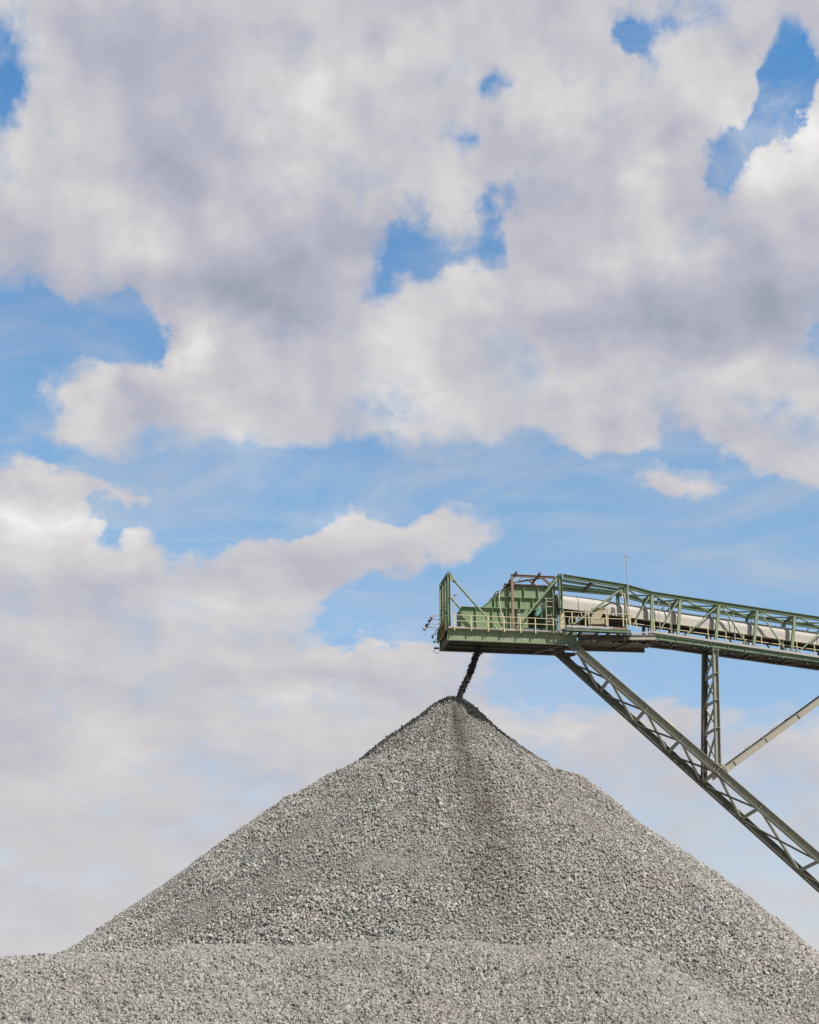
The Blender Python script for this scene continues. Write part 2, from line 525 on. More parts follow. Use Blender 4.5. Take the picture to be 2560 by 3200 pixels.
# loose rubber sheet along the roof
mb = MB()
n = 34
ua_, ub_ = u_at(1588, va, ztop), u_at(1712, va, ztop)
top = []
vs, fs = [], []
for i in range(n + 1):
    f = i / n
    u = ua_ + (ub_ - ua_) * f
    h = 0.03 + 0.10 * abs(mnoise.noise(Vector((f * 7, 1.3, 0)))) + 0.06 * math.sin(f * 13) ** 2
    vs += [W(u, va - 0.26, ztop + 0.045), W(u, va - 0.12, ztop + 0.05 + h), W(u, vb, ztop + 0.05 + h * 0.8)]
for i in range(n):
    a = i * 3
    fs += [(a, a + 3, a + 4, a + 1), (a + 1, a + 4, a + 5, a + 2)]
mb.add(vs, fs)
chute.part('roof_sheet', mb, M_BLACK)
mb = MB()
for k in range(6):
    f = k / 5
    pass
q0, q1 = uz(1534, 1876, va + 0.3), uz(1592, 1830, va + 0.3)
chute.part('slope_liner', MB().bar(W(q0[0], va + 0.6, q0[1] + 0.10), W(q1[0], va + 0.6, q1[1] + 0.10), 1.0, 0.09, up=Z), M_BLACK)

# hose and cable loop hanging on the chute
pts = [P(x, y, va - 0.2) for x, y in ((1566, 1848), (1561, 1853), (1560, 1870), (1562, 1890), (1565, 1908), (1569, 1924), (1575, 1938), (1580, 1944))]
single('hose', MB().tube(pts, 0.055, 8), M_HOSE, 'off white hose hanging down the sloping face of the green chute', 'hose', pts[-1])
pts = [P(x, y, va + 0.2) for x, y in ((1540, 1870), (1545, 1858), (1549, 1851), (1554, 1847.5), (1560, 1849), (1564, 1856))]
single('cable', MB().tube(pts, 0.04, 8), M_BLACK, 'black cable loop arching over the slope of the green chute beside the white hose', 'cable', pts[0])

# rusty lifting frame over the chute
vf0, vf1 = 0.45, 3.3
zf = uz(1660, 1801, vf0)[1]
uf0, uf1 = u_at(1600, vf0, zf), u_at(1734, vf0, zf)
rf = Thing('lifting_frame', 'brown rusty steel gantry frame straddling the green chute, open at the top', 'gantry', W((uf0 + uf1) / 2, 1.9, ZD))
for v in (vf0, vf1):
    rf.part('top_beam', MB().ibeam(W(uf0 - 0.1, v, zf), W(uf1, v, zf), 0.2, 0.16, 0.02, 0.03), M_RUST)
    for u in (uf0, uf1 - 0.06):
        if u != uf0 and v == vf0:
            rf.part('frame_post', MB().bar(W(u, v + 0.05, ZD), W(u, v + 0.05, zf - 0.105), 0.1, 0.1, up=U), M_GREEN2)
            continue
        rf.part('frame_post', MB().ibeam(W(u, v, ZD), W(u, v, zf - 0.105), 0.22, 0.22, 0.02, 0.03, up=V), M_RUST)
for x in (1613, 1686):
    u = u_at(x, vf0, zf)
    rf.part('trolley_beam', MB().ibeam(W(u, vf0 - 0.35, zf + 0.21), W(u, vf1 + 0.1, zf + 0.21), 0.2, 0.14, 0.02, 0.03), M_RUST)
for a, b in (((0.7, 0.1), (0.05, 0.8)), ((0.45, 0.35), (0.0, 0.9)), ((0.72, 0.1), (1.0, 0.7)), ((0.5, 0.5), (0.75, 0.9))):
    L_ = uf1 - uf0
    rf.part('knee_brace', MB().bar(W(uf0 + L_ * a[0], vf0 + (vf1 - vf0) * a[1], zf - 0.02), W(uf0 + L_ * b[0], vf0 + (vf1 - vf0) * b[1], zf - 0.08), 0.12, 0.1), M_RUST)
for v in (vf0, vf1):
    rf.part('knee_brace', MB().bar(W(uf0 + 0.95, v, zf - 0.1), W(uf0 + 0.12, v, zf - 0.85), 0.09, 0.09, up=V), M_RUST)
    rf.part('knee_brace', MB().bar(W(uf1 - 1.0, v, zf - 0.1), W(uf1 - 0.1, v, zf - 0.85), 0.09, 0.09, up=V), M_RUST)

# drive unit in the bay
um, zm = uz(1684, 1912, 0.7)
drv = Thing('belt_drive', 'tilted teal gearbox and motor in the dark bay right of the chute', 'motor', W(um, 0.8, ZD))
ax = (P(1699, 1889, 0.7) - P(1678, 1922, 0.7)).normalized()
c0 = P(1679, 1918, 0.6)
sd = ax.cross(V).normalized()
drv.part('gearbox', MB().prism([c0 - sd * 0.2 - ax * 0.05, c0 - sd * 0.08 - ax * 0.16, c0 + sd * 0.14 - ax * 0.16, c0 + sd * 0.2 + ax * 0.62, c0 - sd * 0.2 + ax * 0.62], V * 0.5), M_TEAL)
c1 = c0 + ax * 0.64
drv.part('motor', MB().tube([c1 + V * 0.25, c1 + V * 0.25 + ax * 0.48], 0.21, 14), M_TOE)
drv.part('torque_arm', MB().bar(P(1692, 1930, 0.65), P(1702, 1884, 0.65), 0.12, 0.13, up=U), M_TEAL)
pc = P(1681, 1905, 1.25)
drv.part('pulley', MB().tube([pc, pc + V * 1.2], 0.52, 28), M_BLUE)
drv.part('belt_guard', MB().prism([P(1653, 1921, 0.55), P(1651, 1917, 0.55), P(1674, 1883, 0.55), P(1681, 1882, 0.55), P(1660, 1914, 0.55)], V * 0.16), M_TAN)
drv.part('belt_guard', MB().prism([P(1629, 1931, 0.5), P(1641, 1929, 0.5), P(1638, 1944, 0.5), P(1631, 1944, 0.5)], V * 0.2), M_TAN)
drv.part('mounting_frame', MB().box(W(um - 0.2, 1.2, ZD + 0.28), U * 2.3, V * 0.9, Z * 0.5), M_BLUE)

# access rack between drive and portal post
ur0, zr0 = uz(1706, 1870, 0.35)
ur1, _ = uz(1729, 1870, 0.35)
ur2, _ = uz(1748, 1870, 0.35)
rack = Thing('cable_rack', 'pale green rack with dusty shelves between teal drive and tall portal post', 'rack', W((ur0 + ur2) / 2, 0.35, ZD))
for u in (ur0, ur1):
    rack.part('upright', MB().bar(W(u, 0.35, ZD), W(u, 0.35, zr0 + (0.05 if u == ur0 else 1.1)), 0.09, 0.09, up=U), M_GREEN)
for y, x1 in ((1870, ur2), (1878.5, ur2), (1895, ur1), (1922, ur2), (1941, ur2)):
    zz = uz(1720, y, 0.35)[1]
    rack.part('shelf', MB().box(W((ur0 + x1) / 2, 0.6, zz), U * (x1 - ur0 - 0.1), V * 0.42, Z * 0.05), M_TOE)
rack.part('back_sheet', MB().box(W((ur0 + ur2) / 2, 0.95, (ZD + zr0) / 2 - 0.05), U * (ur2 - ur0), V * 0.04, Z * (zr0 - ZD - 0.3)), M_GREEN2)

# control box on the chute
uc0, zc0 = uz(1616, 1924, 0.6)
uc1, zc1 = uz(1625, 1906, 0.6)
cb = Thing('control_box', 'small grey control box on a stand beside the foot of the rusty gantry post', 'control box', W((uc0 + uc1) / 2, 0.6, ZD))
cb.part('box_body', MB().box(W((uc0 + uc1) / 2, 0.66, (zc0 + zc1) / 2), U * 0.26, V * 0.16, Z * 0.46), M_TOE)
cb.part('box_door', MB().box(W((uc0 + uc1) / 2 - 0.01, 0.57, (zc0 + zc1) / 2 + 0.07), U * 0.2, V * 0.02, Z * 0.26), M_BLACK)
cb.part('stand', MB().bar(W((uc0 + uc1) / 2, 0.66, ZD), W((uc0 + uc1) / 2, 0.66, (zc0 + zc1) / 2 - 0.23), 0.1, 0.1, up=U), M_GALV)


# ---------------------------------------------------------------- guard rails
def rail(name_label, cat, a, b, n, base_drop=0.0, loop=(True, True), hh=(1.07, 0.55), r=0.03, v=0.0, mat=None, posts=None):
    """two-rail tubular guard rail from a to b (points at floor level)"""
    mat = mat or M_RAIL
    t = Thing('guard_rail', name_label, cat, a, 'yellow guard rails of the conveyor')
    d = (b - a)
    ext = d.normalized() * 0.24
    top, mid = Z * hh[0], Z * hh[1]
    pts = [a + top, b + top]
    if loop[0]:
        pts = [a + mid + ext * 0.0, a - ext * 0.6 + mid + Z * 0.01, a - ext + mid + Z * 0.08, a - ext + top - Z * 0.08, a - ext * 0.6 + top - Z * 0.01] + pts
    if loop[1]:
        pts = pts + [b + ext * 0.6 + top - Z * 0.01, b + ext + top - Z * 0.08, b + ext + mid + Z * 0.08, b + ext * 0.6 + mid + Z * 0.01, b + mid]
    t.part('top_rail', MB().tube(pts, r, 8), mat)
    t.part('mid_rail', MB().tube([a + mid, b + mid], r, 8), mat)
    for f in (posts or [i / (n - 1) for i in range(n)]):
        p = a + d * f
        t.part('rail_post', MB().bar(p - Z * base_drop, p + top - Z * r, 0.075, 0.075, up=U), mat)
    return t


vr = -OV - 0.06
ug0, ug1 = u_at(1420, vr, ZD), u_at(1730, vr, ZD)
pp = [(u_at(x, vr, ZD) - ug0) / (ug1 - ug0) for x in (1420, 1473, 1526, 1576, 1627, 1674, 1730)]
zr = uz(1560, 1927, vr)[1]
rail('long cream yellow guard rail in front of the green chute on the head platform', 'railing', W(ug0, vr, zr - 1.07), W(ug1, vr, zr - 1.07), 7, 0.28, posts=pp)

# ---------------------------------------------------------------- service landing beside the gallery
vs0 = -1.25
zS = uz(1860, 1967, vs0)[1]
us0, us1 = u_at(1768, vs0, zS), u_at(1972, vs0, zS)
land = Thing('service_landing', 'dusty green landing sticking out beside the conveyor, right of the head platform', 'landing', W((us0 + us1) / 2, vs0 / 2, zS - 0.5))
land.part('landing_deck', MB().box(W((us0 + us1) / 2, (vs0 - 0.16) / 2, zS), U * (us1 - us0), V * (abs(vs0) - 0.2), Z * 0.06), M_DIRT_SHADE)
land.part('edge_channel', MB().ibeam(W(us0, vs0, zS - 0.06), W(us1, vs0, zS - 0.06), 0.24, 0.1, 0.02, 0.03), M_GREEN2)
mb = MB().box(W((us0 + us1) / 2 - 0.6, vs0 + 0.01, zS + 0.20), U * (us1 - us0 - 1.4), V * 0.02, Z * 0.18)
land.part('kick_plate', mb, M_TOE)
land.part('kick_plate', MB().box(W(us1 - 0.95, vs0 + 0.01, zS + 0.18), U * 1.3, V * 0.02, Z * 0.18), M_RUST)
for i, x in enumerate((1790, 1818, 1870, 1905, 1972)):
    u = u_at(x, vs0, zS - 0.2)
    land.part('cantilever_beam', MB().bar(W(u, vs0 + 0.05, zS - 0.24), W(u, 0.6, zS - 0.24 if i != 4 else zS - 0.5), 0.2, 0.14), M_DIRT_SHADE)
zrs = uz(1860, 1916, vs0)[1]
pp = [(u_at(x, vs0, zS) - us0) / (us1 - us0) for x in (1786, 1842, 1900, 1956)]
rail('cream yellow guard rail with rounded ends along the near edge of the service landing', 'railing', W(us0 + 0.1, vs0 - 0.08, zrs - 1.07), W(us1 - 0.25, vs0 - 0.08, zrs - 1.07), 4, 0.0, hh=(1.07, 0.62), posts=pp)
rail('short cream yellow guard rail across the right end of the service landing', 'railing', W(us1 - 0.02, vs0 - 0.05, zrs - 1.07), W(us1 - 0.02, -0.2, zrs - 1.07), 2, loop=(False, False), hh=(1.07, 0.62))
# yellow gate of close bars between the two decks
t = Thing('safety_gate', 'short yellow gate of close upright bars between head platform and service landing', 'gate', W(us0 - 0.1, vs0 / 2, zS))
for i in range(5):
    v = vs0 + 0.02 + i * 0.27
    t.part('gate_bar', MB().bar(W(us0 - 0.14, v, zS + 0.05), W(us0 - 0.14, v, zrs), 0.06, 0.06, up=U), M_RAIL)
t.part('gate_rail', MB().tube([W(us0 - 0.14, vs0, zrs), W(us0 - 0.14, -0.1, zrs)], 0.03, 8), M_RAIL)
t.part('gate_rail', MB().tube([W(us0 - 0.14, vs0, zrs - 0.5), W(us0 - 0.14, -0.1, zrs - 0.5)], 0.03, 8), M_RAIL)

# tan take-up hopper on the landing side of the hood
hop = Thing('belt_scraper_bin', 'tan steel bin with a slanted flank behind the rail of the service landing', 'bin', P(1868, 1952, 0.25))
f0 = [P(x, y, 0.22) for x, y in ((1846, 1950), (1892, 1950), (1893, 1931), (1876, 1936), (1858, 1936), (1846, 1931))]
hop.part('bin_base', MB().prism(f0, V * 0.5), M_TAN)
f1 = [P(x, y, 0.25) for x, y in ((1849, 1935), (1876, 1935), (1893, 1902), (1851, 1902))]
hop.part('bin_body', MB().prism(f1, V * 0.55), M_TAN)
hop.part('bin_rim', MB().bar(P(1849, 1901, 0.23), P(1896, 1901, 0.23), 0.08, 0.07), M_TAN)
for x in (1830, 1899):
    hop.part('bin_post', MB().bar(P(x, 1956, 0.1), P(x, 1905, 0.1), 0.13, 0.13, up=U), M_TAN)
# ================================================================ the conveyor gallery
def line_at(poly, px):
    for (x0, y0), (x1, y1) in zip(poly, poly[1:]):
        if px <= x1:
            break
    return y0 + (y1 - y0) * (px - x0) / (x1 - x0)


TOPL = [(1757, 1800), (1958, 1832.5), (2038, 1855), (2560, 1933.5)]
BOTL = [(1804, 1993), (2050, 1992), (2560, 2063)]


def on(poly, px):
    return uz(px, line_at(poly, px), 0.0)


tops = [on(TOPL, x) for x in (1955, 2038, 2127, 2247.5, 2366.5, 2484)]
bots = [on(BOTL, x) for x in (1957, 2037.5, 2117, 2235, 2354, 2473)]
for lst in (tops, bots):
    for k in range(6):
        a, b = lst[-2], lst[-1]
        lst.append((2 * b[0] - a[0], 2 * b[1] - a[1]))
gal = Thing('conveyor_gallery', 'long green truss bridge with X braced roof, sloping down to the right edge', 'conveyor bridge', W(bots[3][0], W2 / 2, bots[3][1]))
nN = len(tops)


def chord_pts(first, lst):
    return [first] + lst


ct0 = on(TOPL, 1760)
cb0 = on(BOTL, 1806)
for v in (0.0, W2):
    first_v = 0.0 if v == 0 else W1
    seq = [(ct0[0], first_v, ct0[1])] + [(tops[0][0], v, tops[0][1]), (tops[1][0], v, tops[1][1]), (tops[-1][0], v, tops[-1][1])]
    for a, b in zip(seq, seq[1:]):
        gal.part('top_chord', MB().ibeam(W(*a), W(*b), 0.34, 0.26, 0.02, 0.035), M_GREEN2)
    kb = on(BOTL, 2050)
    ks = on(BOTL, 1968)
    seq = [(cb0[0], v, cb0[1]), (ks[0], v, ks[1]), (kb[0], v, kb[1]), (bots[-1][0], v, bots[-1][1])]
    for i, (a, b) in enumerate(zip(seq, seq[1:])):
        gal.part('bottom_chord', MB().ibeam(W(*a), W(*b), 0.44 if i < 2 else 0.40, 0.26, 0.02, 0.035), (M_DIRT_SHADE, M_BRACE, M_GREEN2)[i] if v == 0 else M_DIRT_SHADE)  # landing's shade painted dark on the near chord's first length
# secondary far bar between portal and first node (roof purlins of the transition)
for vv, dz in ((1.1, 0.05), (2.5, 0.02)):
    gal.part('roof_purlin', MB().ibeam(W(ct0[0] + 0.1, vv, ct0[1] - dz), W(tops[0][0] - 0.1, min(vv, W2 - 0.3) * 0.98, tops[0][1] - dz), 0.22, 0.2, 0.02, 0.03), M_GREEN2)
um_, zm_ = on(TOPL, 1852)
gal.part('roof_strut', MB().ibeam(W(um_, 0.15, zm_ - 0.08), W(um_, 3.0, zm_ - 0.08), 0.26, 0.2, 0.02, 0.03), M_DIRT_SHADE)

for i in range(nN):
    (ut, zt_), (ub_, zb_) = tops[i], bots[i]
    dirv = (W(ut, 0, zt_) - W(ub_, 0, zb_)).normalized()
    for v in (0.0, W2):
        a, b = W(ub_, v, zb_) + dirv * 0.21, W(ut, v, zt_) - dirv * 0.175
        mat = M_GREEN if v == 0 else M_GREEN2
        gal.part('truss_post', MB().ibeam(a, b, 0.22, 0.25, 0.02, 0.03, up=V), mat)
    gal.part('roof_strut', MB().ibeam(W(ut, 0.15, zt_ - 0.06), W(ut, W2 - 0.15, zt_ - 0.06), 0.26, 0.22, 0.02, 0.03), M_GREEN2)
    gal.part('floor_beam', MB().ibeam(W(ub_, 0.15, zb_ - 0.02), W(ub_, W2 - 0.15, zb_ - 0.02), 0.30, 0.2, 0.02, 0.03), M_DIRT_SHADE)
    # corner gusset at the head of each post
    mb = MB().prism([W(ut - 0.32, -0.012, zt_ - 0.14), W(ut + 0.3, -0.012, zt_ - 0.24), W(ut + 0.12, -0.012, zt_ - 0.5), W(ut - 0.3, -0.012, zt_ - 0.52)], V * 0.024)
    gal.part('gusset_plate', mb, M_GREEN2)
    if i + 1 < nN:
        (ut2, zt2), (ub2, zb2) = tops[i + 1], bots[i + 1]
        # roof X
        gal.part('roof_brace', MB().bar(W(ut + 0.15, 0.2, zt_ - 0.05), W(ut2 - 0.15, W2 - 0.15, zt2 - 0.05), 0.17, 0.09), M_GREEN)
        gal.part('roof_brace', MB().bar(W(ut + 0.15, W2 - 0.2, zt_ - 0.16), W(ut2 - 0.15, 0.2, zt2 - 0.16), 0.17, 0.09), M_GREEN2)
        # floor X
        gal.part('floor_brace', MB().bar(W(ub_ + 0.1, 0.2, zb_ - 0.1), W(ub2 - 0.1, W2 - 0.2, zb2 - 0.1), 0.12, 0.08), M_DIRT_SHADE)
        gal.part('floor_brace', MB().bar(W(ub_ + 0.1, W2 - 0.2, zb_ - 0.2), W(ub2 - 0.1, 0.2, zb2 - 0.2), 0.12, 0.08), M_DIRT_SHADE)
        # side diagonals
        rising = i in (1, 2) or i >= 5
        if i == 0:
            continue
        for v in (0.0, W2):
            if rising:
                a, b = W(ub_ + 0.45, v, zb_ + 0.2), W(ut2 - 0.28, v, zt2 - 0.3)
            else:
                a, b = W(ub2 - 0.32, v, zb2 + 0.22), W(ut + 0.28, v, zt_ - 0.3)
            gal.part('truss_diagonal', MB().bar(a, b, 0.1, 0.13, up=V), M_GREEN)
# big tube brace of the first panel
for v in (0.0, W2):
    a, b = uz(1934, 1847, 0), uz(1793, 1951, 0)
    gal.part('tube_brace', MB().tube([W(a[0], v, a[1]), W(b[0], v, b[1])], 0.095, 12), M_GREEN)
a, b = uz(1936, 1845, 0), uz(1952, 1846, 0)
gal.part('gusset_plate', MB().prism([W(a[0] - 0.02, -0.013, a[1] - 0.2), W(a[0] - 0.05, -0.013, tops[0][1] - 0.12), W(b[0], -0.013, tops[0][1] - 0.16), W(b[0], -0.013, b[1] - 0.4)], V * 0.026), M_GREEN2)
# diagonal from the first to the second post
a, b = uz(2029, 1864, 0), uz(1978, 1955, 0)
gal.part('truss_diagonal', MB().bar(W(a[0], 0, a[1]), W(b[0], 0, b[1]), 0.1, 0.13, up=V), M_GREEN)

# dusty walkway edge on the near chord
a, b = uz(2040, 1974.5, -0.16), uz(2560, 2052, -0.16)
fx = 1.8
e = W(a[0] + (b[0] - a[0]) * fx, -0.16, a[1] + (b[1] - a[1]) * fx)
slope = (b[1] - a[1]) / (b[0] - a[0])
DIR = (W(b[0], 0, b[1]) - W(a[0], 0, a[1])).normalized()
gal.part('walkway_edge', MB().bar(W(a[0], -0.16, a[1]), e, 0.04, 0.2), M_TOE)
gal.part('walkway_grating', MB().bar(W(a[0], 0.27, a[1] - 0.09), e + V * 0.43, 0.8, 0.03), M_DIRT_SHADE)
for k in range(16):
    u = a[0] + 0.6 + k * 1.55
    gal.part('chord_stiffener', MB().box(W(u, -0.072, a[1] + slope * (u - a[0]) - 0.33), U * 0.025, V * 0.1, Z * 0.3), M_GREEN2)
a2, b2 = uz(1975, 1979, -0.14), uz(2046, 1974, -0.14)
gal.part('walkway_edge', MB().bar(W(a2[0], -0.14, a2[1]), W(b2[0], -0.14, b2[1]), 0.04, 0.12), M_TOE)

# belt, idlers and stringers
hp = [(1738, 1858), (1851, 1871.5), (1932, 1886), (2048, 1903), (2560, 1978)]
VC = W2 / 2
RH = 0.74
hl = [uz(x, y, VC) for x, y in hp]
hl.append((hl[-1][0] + (hl[-1][0] - hl[-2][0]) * 0.9, hl[-1][1] + (hl[-1][1] - hl[-2][1]) * 0.9))
axis = [(u, z - RH) for u, z in hl]


def ax_z(u):
    for (u0, z0), (u1, z1) in zip(axis, axis[1:]):
        if u <= u1:
            break
    return z0 + (z1 - z0) * (u - u0) / (u1 - u0)


ua_, ub_ = axis[0][0], axis[-1][0]
for v in (VC - 0.55, VC + 0.55):
    for (u0, z0), (u1, z1) in zip(axis[0:], axis[1:]):
        gal.part('belt_stringer', MB().ibeam(W(u0, v, z0 - 0.62), W(u1, v, z1 - 0.62), 0.2, 0.1, 0.02, 0.03), M_DIRT_SHADE)
k = 0
u = axis[0][0] + 0.3
while u < ub_ - 0.5:
    z = ax_z(u)
    s = gal.part('idler', MB().tube([W(u, VC - 0.5, z - 0.45), W(u, VC + 0.5, z - 0.45)], 0.07, 10), M_BLACK)
    gal.part('idler_frame', MB().bar(W(u, VC - 0.58, z - 0.72), W(u, VC - 0.58, z - 0.3), 0.08, 0.08, up=U), M_DIRT_SHADE, under=s)
    u += 1.2
mb = MB()
for (u0, z0), (u1, z1) in zip(axis[0:], axis[1:]):
    mb.bar(W(u0, VC, z0 - 0.34), W(u1, VC, z1 - 0.34), 1.0, 0.03)
    mb.bar(W(u0, VC, z0 - 0.9), W(u1, VC, z1 - 0.9), 1.0, 0.03)
gal.part('rubber_belt', mb, M_BLACK)
# supports of the stringers
for i in range(0, nN):
    ub2, zb2 = bots[i]
    for v in (VC - 0.55, VC + 0.55):
        z = ax_z(ub2)
        gal.part('stringer_leg', MB().bar(W(ub2 + 0.3, v, zb2 + 0.12), W(ub2 + 0.3, v, z - 0.7), 0.1, 0.1, up=U), M_DIRT_SHADE)

gal.part('underside_apron', MB().prism([P(1808, 1984, 2.0), P(1966, 1986, 2.0), P(1966, 2014, 2.0), P(1808, 2016, 2.0)], V * 0.05), M_DIRT_SHADE)
gal.part('underside_apron', MB().prism([P(1812, 1978, 0.5), P(1870, 1980, 0.5), P(1862, 2004, 0.5), P(1812, 2004, 0.5)], V * 0.05), M_DIRT_SHADE)
# far side boards and pipes that close the view under the hood
for i in range(nN - 1):
    (u0, z0), (u1, z1) = bots[i], bots[i + 1]
    for f0, f1, dz, h in ((0.08, 0.5, 0.42, 0.42), (0.55, 0.94, 0.40, 0.34)):
        gal.part('far_side_board', MB().bar(W(u0 + (u1 - u0) * f0, W2 - 0.2, z0 + (z1 - z0) * f0 + dz), W(u0 + (u1 - u0) * f1, W2 - 0.2, z0 + (z1 - z0) * f1 + dz), 0.03, h), M_DIRT_SHADE)
    gal.part('pipe_run', MB().tube([W(u0, 0.8, z0 + 0.36), W(u1, 0.8, z1 + 0.36)], 0.05, 6), M_TOE)
for x0, x1, y0, y1, v in ((1766, 1800, 1905, 1960, 2.6), (1806, 1846, 1916, 1962, 2.6), (1850, 1900, 1935, 1964, 2.2), (1903, 1948, 1915, 1966, 2.4)):
    gal.part('transfer_skirt', MB().prism([P(x0, y0, v), P(x1, y0 + 2, v), P(x1, y1, v), P(x0, y1, v)], V * 0.06), M_DIRT_SHADE)
for x, y0, y1, v, r in ((1798, 1905, 1945, 0.9, 0.05), (1808, 1915, 1952, 0.7, 0.04), (1816, 1890, 1925, 0.6, 0.07), (1780, 1930, 1956, 0.5, 0.06)):
    gal.part('conduit', MB().tube([P(x, y0, v), P(x - 2, (y0 + y1) / 2, v), P(x + 2, y1, v)], r, 8), M_TOE)
# spill pan in pieces: gaps of daylight stay between them
for i in range(nN - 1):
    (u0, z0), (u1, z1) = bots[i], bots[i + 1]
    for f0, f1, v0, v1 in ((0.1, 0.55, 0.75, 2.1), (0.62, 0.93, 1.0, 2.2)):
        p1, p2 = W(u0 + (u1 - u0) * f0, (v0 + v1) / 2, z0 + (z1 - z0) * f0 - 0.04), W(u0 + (u1 - u0) * f1, (v0 + v1) / 2, z0 + (z1 - z0) * f1 - 0.04)
        gal.part('spill_pan', MB().bar(p1, p2, v1 - v0, 0.03), M_DIRT_SHADE)
    gal.part('cable_tray', MB().bar(W(u0 + 0.1, W2 - 0.25, z0 - 0.24), W(u1 - 0.1, W2 - 0.25, z1 - 0.24), 0.3, 0.08), M_DIRT_SHADE)
# underside of the first panels, between head platform and first kink
kb = on(BOTL, 2050)
for i in range(5):
    u = cb0[0] + (kb[0] - cb0[0]) * (i + 0.5) / 5
    gal.part('floor_beam', MB().ibeam(W(u, 0.14, cb0[1]), W(u, W2 - 0.14, cb0[1]), 0.34, 0.2, 0.02, 0.03), M_DIRT_SHADE)
gal.part('spill_pan', MB().box(W((cb0[0] + kb[0]) / 2, W2 / 2 + 0.2, cb0[1] - 0.1), U * (kb[0] - cb0[0] - 0.2), V * (W2 - 0.9), Z * 0.04), M_DIRT_SHADE)
zlow = uz(1880, 2033, W2)[1]
gal.part('bottom_chord', MB().ibeam(W(cb0[0] - 1.0, W2 + 0.5, zlow + 0.22), W(kb[0] - 0.2, W2 + 0.3, zlow + 0.26), 0.4, 0.24, 0.02, 0.03), M_DIRT_SHADE)
gal.part('underside_brace', MB().bar(W(u_at(1972, 0.1, cb0[1]), 0.2, cb0[1] - 0.2), W(u_at(1926, W2, cb0[1]), W2 + 0.2, cb0[1] - 0.2), 0.26, 0.1), M_DIRT_SHADE)

# ---------------------------------------------------------------- corrugated belt hood
hood = Thing('belt_hood', 'pale corrugated round sheet metal hood running inside the green truss bridge', 'belt cover', W((ua_ + ub_) / 2, VC, ax_z((ua_ + ub_) / 2)))
seg, pitch = 25, 0.075
HS = 0.68                                 # straight skirt under the round top


def hood_pt(f, r, z):
    """point of the hood section, f from the near skirt over the top to the far skirt"""
    if f < 0.16:
        return VC - r, z - HS * (1 - f / 0.16)
    if f > 0.84:
        return VC + r, z - HS * (f - 0.84) / 0.16
    t = math.pi * (1 - (f - 0.16) / 0.68)
    return VC + math.cos(t) * r, z + math.sin(t) * r


mb = MB()
vs, fs = [], []
nr = int((ub_ - ua_) / pitch)
for i in range(nr + 1):
    u = ua_ + (ub_ - ua_) * i / nr
    z = ax_z(u)
    r = RH + (0.010 if i % 2 else -0.006)
    for k in range(seg + 1):
        vs.append(W(u, *hood_pt(k / seg, r, z)))
for i in range(nr):
    for k in range(seg):
        q = i * (seg + 1) + k
        fs.append((q, q + seg + 1, q + seg + 2, q + 1))
mb.add(vs, fs)
hood.part('hood_sheet', mb, M_HOOD)
# joint straps and lifting hooks
for i, x in enumerate((1800, 1905, 2010, 2103, 2216, 2330, 2444, 2540)):
    u = u_at(x, VC, ax_z(u_at(x, VC, 30)) + RH)
    z = ax_z(u)
    pts = [W(u, *hood_pt(k / 24, RH + 0.03, z)) for k in range(25)]
    hood.part('hood_strap', MB().tube(pts, 0.022, 6), M_HOOD)
for x in (2072, 2525, 2424):
    u = u_at(x, VC, ax_z(u_at(x, VC, 30)) + RH)
    z = ax_z(u) + RH
    s = 1.0 if x != 2424 else 0.4
    hood.part('lifting_hook', MB().tube([W(u - 0.06 * s, VC, z - 0.02), W(u - 0.07 * s, VC, z + 0.1 * s), W(u - 0.01 * s, VC, z + 0.2 * s), W(u + 0.09 * s, VC, z + 0.2 * s), W(u + 0.13 * s, VC, z + 0.15 * s)], 0.04 * s + 0.01, 8), M_BLACK)

# ---------------------------------------------------------------- gallery walkway rail
vv = 0.42
a, b = uz(1978, 1925, vv), uz(2560, 2014, vv)
c1, c2 = uz(2060, 1942, vv), uz(2560, 2014.5, vv)
sl = (c2[1] - c1[1]) / (c2[0] - c1[0])
ul0 = u_at(1985, vv, 30)
gr = Thing('guard_rail', 'slanting cream yellow rail seen through the truss, below the corrugated hood', 'railing', W(c1[0], vv, c1[1] - 0.9), 'yellow guard rails of the conveyor')
Lr = (c2[0] - ul0) + 14
for dz, nm in ((0.0, 'top_rail'), (-0.52, 'mid_rail')):
    gr.part(nm, MB().tube([W(ul0, vv, c1[1] + sl * (ul0 - c1[0]) + dz), W(ul0 + Lr, vv, c1[1] + sl * (ul0 + Lr - c1[0]) + dz)], 0.036, 8), M_RAIL)
u = ul0 + 0.4
while u < ul0 + Lr:
    z = c1[1] + sl * (u - c1[0])
    gr.part('rail_post', MB().bar(W(u, vv, z - 1.0), W(u, vv, z - 0.03), 0.06, 0.06, up=U), M_RAIL)
    u += 1.62

# ---------------------------------------------------------------- mast and lamp posts
u1, z1 = uz(1957.5, 1738, -0.25)
zb1 = uz(1958, 1905, -0.25)[1]
t = Thing('lightning_mast', 'tall thin grey mast with a round ball on top, rising above the green truss', 'mast', W(u1, -0.25, zb1))
t.part('mast_pole', MB().tube([W(u1, -0.25, zb1 - 1.2), W(u1, -0.25, z1)], 0.05, 8), M_GALV)
t.part('mast_ball', MB().ball(W(u1, -0.25, z1), 0.1), M_GALV)


